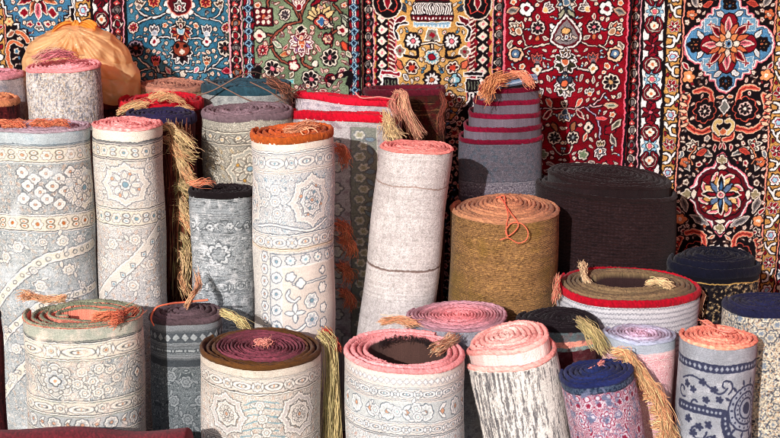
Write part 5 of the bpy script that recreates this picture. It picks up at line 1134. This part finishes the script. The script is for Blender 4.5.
# ------------------------------------------------------------------ fringes, tassels and cords
ORG = K(238, 156, 114); YEL = K(232, 206, 148); TAN = K(226, 188, 144); OLV = K(176, 164, 108); CRM = K(236, 210, 170); COR = K(236, 116, 84); BRR = K(130, 60, 44)
def T(k, pts, n, spread, col, col2, rad=.0021, **kw): return tassel(R_[k], [at(*p) for p in pts], n, spread, rad, col, col2, **kw)
# f1 : fringe out to the left behind, and a knot at the right end
T('f1', [(64, 298, .12), (48, 299, .12), (30, 296, .10), (16, 296, .07)], 39, 0.0063, ORG, TAN, seed=1)
T('f1', [(96, 318, -.06), (108, 315, -.05), (122, 318, -.02), (140, 308, .04)], 45, 0.0100, COR, ORG, seed=2)
T('f1', [(118, 312, 0), (120, 318, -.08), (116, 322, -.11), (108, 324, -.12)], 18, 0.0063, COR, ORG, seed=3)
# f2
cord(R_['f2'], [at(*p) for p in [(208, 300, .2), (186, 302, .22), (168, 304, .16), (156, 308, .13), (151, 318, .12), (154, 326, .11)]], .004, COR)
T('f2', [(186, 306, .2), (192, 296, .22), (198, 286, .3), (196, 270, .36)], 18, 0.0050, ORG, TAN, seed=4)
T('f2', [(222, 312, .16), (232, 316, .13), (242, 322, .11), (250, 330, .10)], 33, 0.0075, YEL, OLV, seed=5)
# f3 : the long olive tassel at its right
T('f3', [(324, 336, .04), (331, 345, .02), (333, 370, -.0), (332, 400, -.01), (331, 440, -.02), (331, 470, -.02)], 73, 0.0135, YEL, OLV, seed=6, rad=0.0022)
T('f3', [(326, 330, .05), (330, 336, .04), (336, 345, .03), (337, 352, .02)], 19, 0.0081, COR, K(220, 40, 40), seed=7)
T('f3', [(257, 343, -.06), (261, 342, -.06), (266, 344, -.06), (270, 343, -.05)], 22, 0.0081, K(240, 170, 150), SALM, seed=8)
# f4
T('f4', [(436, 350, -.06), (444, 345, .0), (450, 340, .04), (458, 336, .1)], 39, 0.0100, ORG, CRM, seed=9)
T('f4', [(382, 322, .17), (394, 320, .19), (406, 322, .2), (420, 326, .2)], 30, 0.0075, TAN, ORG, seed=10)
for k in range(13):
    a = pi*(.12+.76*k/12); p0 = at(406+26*cos(a), 349-9*sin(a), .0); T('f4', [tuple((406+27*cos(a), 346-10*sin(a)+j*2.2, .03+.05*sin(a))) for j in range(3)], 4, 0.0037, K(20, 14, 16), K(60, 40, 40), seed=100+k, rad=0.0017)
# f7
T('f7', [(580, 322, .22), (588, 328, .16), (596, 338, .12), (606, 354, .06)], 51, 0.0112, YEL, OLV, seed=11, rad=0.0024)
# f8 / f10
T('f8', [(590, 369, -.08), (596, 367, -.07), (600, 365, -.06), (604, 362, -.05)], 8, .003, K(240, 170, 160), SALM, seed=12)
T('f10', [(714, 330, .06), (712, 325, .06), (706, 322, .08), (700, 321, .1)], 8, .003, SALM, ORG, seed=13)
cord(R_['f10'], [at(*p) for p in [(702, 321, .10), (714, 328, .03), (726, 332, -.01), (734, 330, .0), (728, 328, .02)]], .0028, SALM)
# f9 : a broad fringe falling in steps
for j, (a, b) in enumerate([((616, 352), (640, 366)), ((622, 362), (650, 378)), ((632, 372), (660, 390)), ((640, 384), (668, 402)), ((646, 396), (672, 416)), ((652, 410), (676, 432)), ((656, 424), (676, 448)), ((658, 438), (674, 460))]):
    T('f9', [(a[0], a[1], -.01), (a[0]+10, a[1]+1, -.03), (b[0]-8, b[1]-2, -.035), (b[0]-2, b[1]+10, -.03)], 39, 0.0102, ORG, YEL, seed=20+j, rad=0.0025)
# m1
for j, x_ in enumerate((6, 18, 46, 60)): T('m1', [(x_-14, 124+j % 2*2, .44), (x_-6, 122+j % 2*2, .44), (x_+2, 124, .44), (x_+8, 126, .43)], 27, 0.0075, COR, ORG, seed=30+j)
# the cascade between m2 and m4
for j, (a, b, c_) in enumerate([((164, 128), (180, 136), (196, 148)), ((166, 138), (178, 150), (188, 160)), ((170, 150), (184, 152), (198, 158)), ((172, 150), (182, 166), (192, 182)), ((174, 165), (186, 172), (196, 182)), ((172, 190), (186, 188), (200, 200)), ((176, 200), (186, 212), (202, 228)), ((174, 216), (188, 222), (204, 244)), ((180, 236), (188, 246), (190, 264)), ((178, 250), (186, 262), (186, 284)), ((180, 268), (184, 284), (192, 300))]):
    T('b5n', [(a[0], a[1], .62), ((a[0]+b[0])/2, (a[1]+b[1])/2-4, .60), (b[0], b[1], .58), (c_[0], c_[1], .57)], 28, 0.0097, [YEL, ORG, TAN][j % 3], [TAN, YEL, OLV][j % 3], seed=40+j, rad=0.0024)
T('b5n', [(178, 130, .64), (178, 180, .63), (179, 230, .63), (180, 300, .63)], 73, 0.0210, OLV, BRR, seed=60, rad=0.0024)
T('b5n', [(172, 130, .63), (171, 180, .62), (171, 230, .62), (170, 300, .62)], 64, 0.0150, BRR, K(80, 30, 30), seed=61, rad=0.0024)
# b5 loose yellow and coral yarns on the red top
for j, (a, b) in enumerate([((122, 108), (150, 104)), ((150, 98), (178, 101)), ((160, 100), (186, 106)), ((170, 112), (192, 110)), ((118, 112), (140, 108))]):
    T('b5' if j < 3 else 'b5n', [(a[0], a[1], .86), ((a[0]+b[0])/2, a[1]-4, .86), (b[0], b[1], .86)], 18, 0.0063, YEL, ORG, seed=62+j)
# m4, m5
T('m4', [(190, 182, .42), (196, 184, .41), (206, 182, .41), (214, 184, .42)], 12, .005, COR, TAN, seed=70)
T('m5', [(286, 131, .36), (296, 129, .36), (306, 126, .38), (318, 126, .40)], 33, 0.0088, K(246, 170, 130), ORG, seed=71)
cord(R_['m5'], [at(*p) for p in [(298, 129, .36), (304, 126, .37), (309, 132, .34), (304, 135, .31), (300, 131, .33)]], .003, K(250, 170, 130))
cord(R_['m5'], [at(*p) for p in [(303, 130, .36), (312, 128, .36), (318, 133, .33), (313, 135, .31)]], .003, K(250, 170, 130))
# orange tufts in the gap right of the tall roll
for j, (x_, y_) in enumerate([(337, 148), (338, 224), (343, 240), (340, 266), (342, 292)]):
    T('b8', [(x_, y_, .70), (x_+5, y_+2, .68), (x_+9, y_+8, .67), (x_+8, y_+16, .67)], 28, 0.0108, COR, ORG, seed=72+j, rad=0.0026)
# b8 upper: knotted fringe
T('b8u', [(398, 94, 1.02), (404, 98, 1.0), (406, 112, .98), (414, 130, .97), (420, 140, .96)], 60, 0.0112, K(232, 150, 130), TAN, seed=80, rad=0.0022)
T('b8u', [(396, 96, 1.0), (392, 104, .98), (398, 116, .96), (392, 126, .96)], 39, 0.0084, K(214, 120, 110), TAN, seed=81, rad=0.0022)
T('b8', [(386, 116, .82), (390, 124, .78), (392, 132, .76), (400, 140, .74)], 54, 0.0144, YEL, TAN, seed=82, rad=0.0026)
cord(R_['b8u'], [at(*p) for p in [(355, 92, 1.0), (362, 98, .98), (380, 97, .97), (396, 100, .98)]], .003, K(240, 140, 130))
T('b9', [(440, 92, 1.2), (444, 104, 1.19), (440, 120, 1.19), (444, 134, 1.19)], 24, .006, K(120, 50, 40), K(150, 90, 70), seed=83, rad=.002)
# b10: orange tassel and folded blue end
T('b10', [(504, 78, .98), (494, 80, .95), (488, 88, .93), (484, 98, .92)], 64, 0.0140, ORG, K(250, 170, 110), seed=84, rad=0.0024)
T('b10', [(512, 74, 1.0), (522, 74, .98), (528, 80, .96), (532, 86, .95)], 36, 0.0084, ORG, K(240, 150, 120), seed=85, rad=0.0022)
# m8 string, m9 tufts
cord(R_['m8'], [at(*p) for p in [(500, 197, .66), (503, 201, .62), (510, 212, .53), (518, 223, .46), (516, 230, .455), (508, 236, .45), (506, 230, .45), (512, 223, .455), (522, 224, .455), (528, 232, .45), (526, 240, .445), (518, 243, .445), (508, 238, .44), (500, 240, .44)]], .0026, K(240, 110, 80))
cord(R_['m8'], [at(*p) for p in [(496, 198, .66), (504, 196, .66), (505, 203, .6), (508, 215, .5), (506, 228, .45), (508, 238, .445)]], .0026, K(240, 110, 80))
T('m9', [(588, 284, .52), (584, 276, .56), (583, 268, .60), (582, 262, .62)], 30, 0.0063, TAN, CRM, seed=86, rad=0.0024)
T('m9', [(648, 284, .50), (656, 282, .5), (664, 284, .48), (672, 290, .46)], 33, 0.0075, YEL, TAN, seed=87, rad=0.0024)
T('m9', [(558, 276, .5), (557, 284, .47), (556, 292, .45), (555, 304, .44)], 30, 0.0050, K(220, 90, 80), TAN, seed=88, rad=0.0024)
T('m11', [(700, 288, .66), (704, 296, .62), (700, 306, .6), (702, 316, .6)], 10, .004, TAN, CRM, seed=89)
# cord heap over b6
for j, pts in enumerate([[(196, 96, 1.0), (214, 90, 1.0), (236, 78, 1.0), (252, 72, 1.05), (262, 74, 1.1)], [(206, 80, 1.05), (224, 88, 1.0), (244, 98, .98), (262, 104, .97), (282, 100, 1.0), (296, 90, 1.0)], [(250, 82, 1.02), (270, 92, .98), (284, 102, .97), (290, 106, .97)]]):
    cord(R_['b6'], [at(*p) for p in pts], .003, K(120, 96, 84))
T('b6', [(270, 80, 1.05), (278, 84, 1.0), (286, 90, .98), (292, 98, .97)], 40, .012, K(50, 36, 34), K(190, 120, 90), seed=90, rad=.002)
T('b1', [(36, 60, .84), (44, 55, .84), (54, 53, .86), (68, 56, .86)], 26, .009, K(244, 150, 150), CRM, seed=91, rad=.002)
T('b1', [(44, 58, .8), (56, 54, .8), (66, 54, .82), (78, 58, .84)], 26, .008, K(250, 150, 160), K(210, 110, 120), seed=92, rad=.002)
# ------------------------------------------------------------------ folded blue cloth on the charcoal roll
def cloth_grid(name, fn, nu, nv, col, parent=None, mat=None, var=.05):
    u, v = np.meshgrid(np.linspace(0, 1, nu), np.linspace(0, 1, nv), indexing='ij')
    P = fn(u, v); c = col(u, v) if callable(col) else np.tile(np.asarray(col), (nu, nv, 1))
    c = np.clip(c*(1+rng.normal(0, var, (nu, nv, 1))), 0, 1)
    return mesh_obj(name, P.reshape(-1, 3), gridf(nu, nv), mat or M_RIM, parent, colors=c)
def folded(u, v):
    c0 = at(521, 80, 1.04); 
    a = (u-.5)*2; th = v*2*pi
    X = c0.x + a*.056; R = .009*(1-.25*a*a)
    Y = c0.y + .05*np.sin(th)*(1-.15*a); Z = c0.z + R*np.cos(th)*1.3 + .010*a + .003*np.sin(6*th)
    return np.stack([X, Y, Z], -1)
bt = cloth_grid('folded_cloth', folded, 30, 40, lambda u, v: np.where((np.abs((v*10) % 1-.5) < .25)[..., None], K(96, 124, 156), K(150, 160, 176)))
tag(bt, 'small folded pale blue cloth on top of the stepped burgundy edged roll', 'cloth')

# ------------------------------------------------------------------ the dark red carpet roll lying along the front
c0 = at(20, 437, -.36)
def lying(u, v):
    L0, L1 = at(-70, 437, -.36).x, at(192, 437, -.36).x; th = v*2*pi; R = .232+.004*np.sin(th*3+u*9)
    endr = np.clip(1-((u-.985)/.015).clip(0)**2, 0, 1)**.5*np.clip(u/.02, 0, 1)**.5
    return np.stack([L0+(L1-L0)*u, -.36-.0+R*endr*np.cos(th)*1.0-.05, .236+.004*np.sin(u*14)+R*endr*np.sin(th)], -1)
lr = cloth_grid('lying_rug', lying, 160, 120, K(116, 36, 46), var=.12, mat=M_PILE); tag(lr, 'dark red rolled carpet lying across the bottom left corner', 'rolled rug')

# ------------------------------------------------------------------ the orange plastic bag
mb = bpy.data.materials.new('thin_orange_plastic'); mb.use_nodes = True; n = mb.node_tree.nodes; l = mb.node_tree.links
b = n['Principled BSDF']; b.inputs['Base Color'].default_value = (.92, .64, .32, 1); b.inputs['Roughness'].default_value = .3; b.inputs['Specular IOR Level'].default_value = .55
tr = n.new('ShaderNodeBsdfTranslucent'); tr.inputs['Color'].default_value = (1.0, .70, .40, 1)
tp = n.new('ShaderNodeBsdfTransparent'); tp.inputs['Color'].default_value = (.95, .62, .35, 1)
m1_ = n.new('ShaderNodeMixShader'); m1_.inputs[0].default_value = .4; m2_ = n.new('ShaderNodeMixShader'); m2_.inputs[0].default_value = .36
l.new(b.outputs[0], m1_.inputs[1]); l.new(tr.outputs[0], m1_.inputs[2]); l.new(m1_.outputs[0], m2_.inputs[1]); l.new(tp.outputs[0], m2_.inputs[2]); l.new(m2_.outputs[0], n['Material Output'].inputs[0])
nz = n.new('ShaderNodeTexNoise'); nz.noise_type = 'RIDGED_MULTIFRACTAL'; nz.inputs['Scale'].default_value = 7; nz.inputs['Detail'].default_value = 4; nz.inputs['Distortion'].default_value = 1.2; tcb = n.new('ShaderNodeTexCoord'); l.new(tcb.outputs['Object'], nz.inputs['Vector']); bp = n.new('ShaderNodeBump'); bp.inputs['Strength'].default_value = .9; bp.inputs['Distance'].default_value = .012; l.new(bp.outputs[0], tr.inputs['Normal'])
mpb = n.new('ShaderNodeMapping'); mpb.inputs['Scale'].default_value = (1.6, 1, .7); mpb.inputs['Rotation'].default_value = (0, .5, 0); l.new(tcb.outputs['Object'], mpb.inputs['Vector'])
nd = n.new('ShaderNodeTexNoise'); nd.inputs['Scale'].default_value = 6; l.new(tcb.outputs['Object'], nd.inputs['Vector']); vmx = n.new('ShaderNodeMix'); vmx.data_type = 'VECTOR'; vmx.inputs[0].default_value = .12; l.new(mpb.outputs[0], vmx.inputs[4]); l.new(nd.outputs['Color'], vmx.inputs[5])
vo = n.new('ShaderNodeTexVoronoi'); vo.feature = 'SMOOTH_F1'; vo.inputs['Scale'].default_value = 13; vo.inputs['Smoothness'].default_value = .12; l.new(vmx.outputs[1], vo.inputs['Vector'])
adb = n.new('ShaderNodeMath'); adb.operation = 'MULTIPLY_ADD'; adb.inputs[1].default_value = 1.6; l.new(vo.outputs['Distance'], adb.inputs[0]); l.new(nz.outputs['Fac'], adb.inputs[2]); l.new(adb.outputs[0], bp.inputs['Height']); l.new(bp.outputs[0], b.inputs['Normal'])
BY = 1.16; ctr = at(84, 66, BY); mB = mpp(66, BY)
# silhouette radius of the bag as seen from the front (pixels from its centre), angle 0 = right, counter-clockwise
angs = [0, 20, 40, 60, 80, 97, 120, 140, 160, 180, 200, 225, 250, 270, 290, 310, 330, 345]
rads = [50, 46, 42, 40, 40, 42, 45, 50, 57, 61, 58, 46, 37, 33, 37, 50, 63, 58]
def sil(a): return np.interp(np.degrees(a) % 360, angs+[360], rads+[50])*mB
nu, nv = 220, 120; A_, T_ = np.meshgrid(np.linspace(0, 2*pi, nu, endpoint=False), np.linspace(.0, pi, nv), indexing='ij')
# poles at the front and back; the wrinkles fan out from the knot
fx = np.cos(A_)*np.sin(T_); fz = np.sin(A_)*np.sin(T_); fy = -np.cos(T_)
R_s = sil(A_); X = R_s*fx; Z = R_s*fz; Yb = .135*fy
kx, kz = -6*mB, 40*mB
dx, dz = X-kx, Z-kz; ang = np.arctan2(dx, -dz); dist = np.hypot(dx, dz)
cr = lambda q: 1-2*np.abs(np.sin(q))**.55                    # sharp creases between soft puffs
wr = (-.6*cr(ang*6.5+1.1*np.sin(dist*22+ang*2)+.8*np.sin(ang*2.3+1))-.5*cr(ang*11+2+dist*6+1.2*np.sin(ang*3.7+dist*15))-.3*cr(ang*23+dist*15+1+1.5*np.sin(ang*5.1)))*.0085*np.clip(1.35-dist/.30, .18, 1)*np.clip(dist/.03, 0, 1)
wr += -.0065*cr(X*14+Z*20+2*np.sin(Z*18))*np.clip(dist/.2, 0, 1)-.0045*cr(X*26-Z*14+1.5*np.sin(X*25+1))*np.clip(dist/.2, 0, 1)
wr += .004*np.sin(X*30+Z*18)*np.sin(X*16-Z*40+1)+.003*np.sin(X*70-Z*50)
sg = np.sin(T_); nx_, nz_ = fx, fz
X = X+wr*nx_*.3; Z = Z+wr*nz_*.3; Yb = Yb+wr*fy*2.6
P = np.stack([X, Yb, Z], -1)
bag = empty('plastic_bag', (ctr.x, ctr.y, ctr.z-33*mB), 'translucent orange plastic bag tied in a knot, on top of the rolls', 'plastic bag')
P[:, :, 2] += 33*mB
mesh_obj('bag_body', P.reshape(-1, 3), gridf(nu, nv, wrap=True)[:, ::-1], mb, bag)
def ear(u, v, s_):
    a = (v-.5)*2; L = u
    X = kx + s_*(.005+L*.075) + a*.006; Z = kz+33*mB + .006+.012*np.sin(L*3)+a*(.006+.022*L)*(1-.4*L) - (.022 if s_ < 0 else .008)*L
    Y = -.01-.035*L + .008*np.sin(a*5+L*6)
    return np.stack([X, Y, Z], -1)
mb2 = mb.copy(); mb2.name = 'doubled_orange_plastic'; mb2.node_tree.nodes['Principled BSDF'].inputs['Base Color'].default_value = (.85, .40, .06, 1)
def knot(u, v):
    a = u*2*pi; t = v*pi; r = .014*(1+.25*np.sin(3*a+t*2)); return np.stack([kx+r*np.sin(t)*np.cos(a), -.012+r*np.sin(t)*np.sin(a), kz+33*mB+.002+r*1.3*np.cos(t)], -1)
u_, v_ = np.meshgrid(np.linspace(0, 1, 24), np.linspace(0, 1, 16), indexing='ij')
kn = mesh_obj('knot', knot(u_, v_).reshape(-1, 3), gridf(24, 16), mb2, bag)
for s_ in (-1, 1):
    u2, v2 = np.meshgrid(np.linspace(0, 1, 20), np.linspace(0, 1, 14), indexing='ij')
    e = mesh_obj('bag_handle', ear(u2, v2, s_).reshape(-1, 3), gridf(20, 14), mb2, bag)
    sm = e.modifiers.new('thick', 'SOLIDIFY'); sm.thickness = .0012
# what is inside: soft folded goods that show faintly through
def lump(u, v):
    a = u*2*pi; t = v*pi; return np.stack([.012+.115*np.sin(t)*np.cos(a)*(1+.08*np.sin(5*a)), .085*np.sin(t)*np.sin(a), 24*mB+.062*np.cos(t)*(1+.1*np.cos(3*a))], -1)
u_, v_ = np.meshgrid(np.linspace(0, 1, 50), np.linspace(0, 1, 30), indexing='ij')
mesh_obj('bundle', lump(u_, v_).reshape(-1, 3), gridf(50, 30), M_RIM, bag, colors=np.tile(K(236, 190, 170), (1500, 1)))
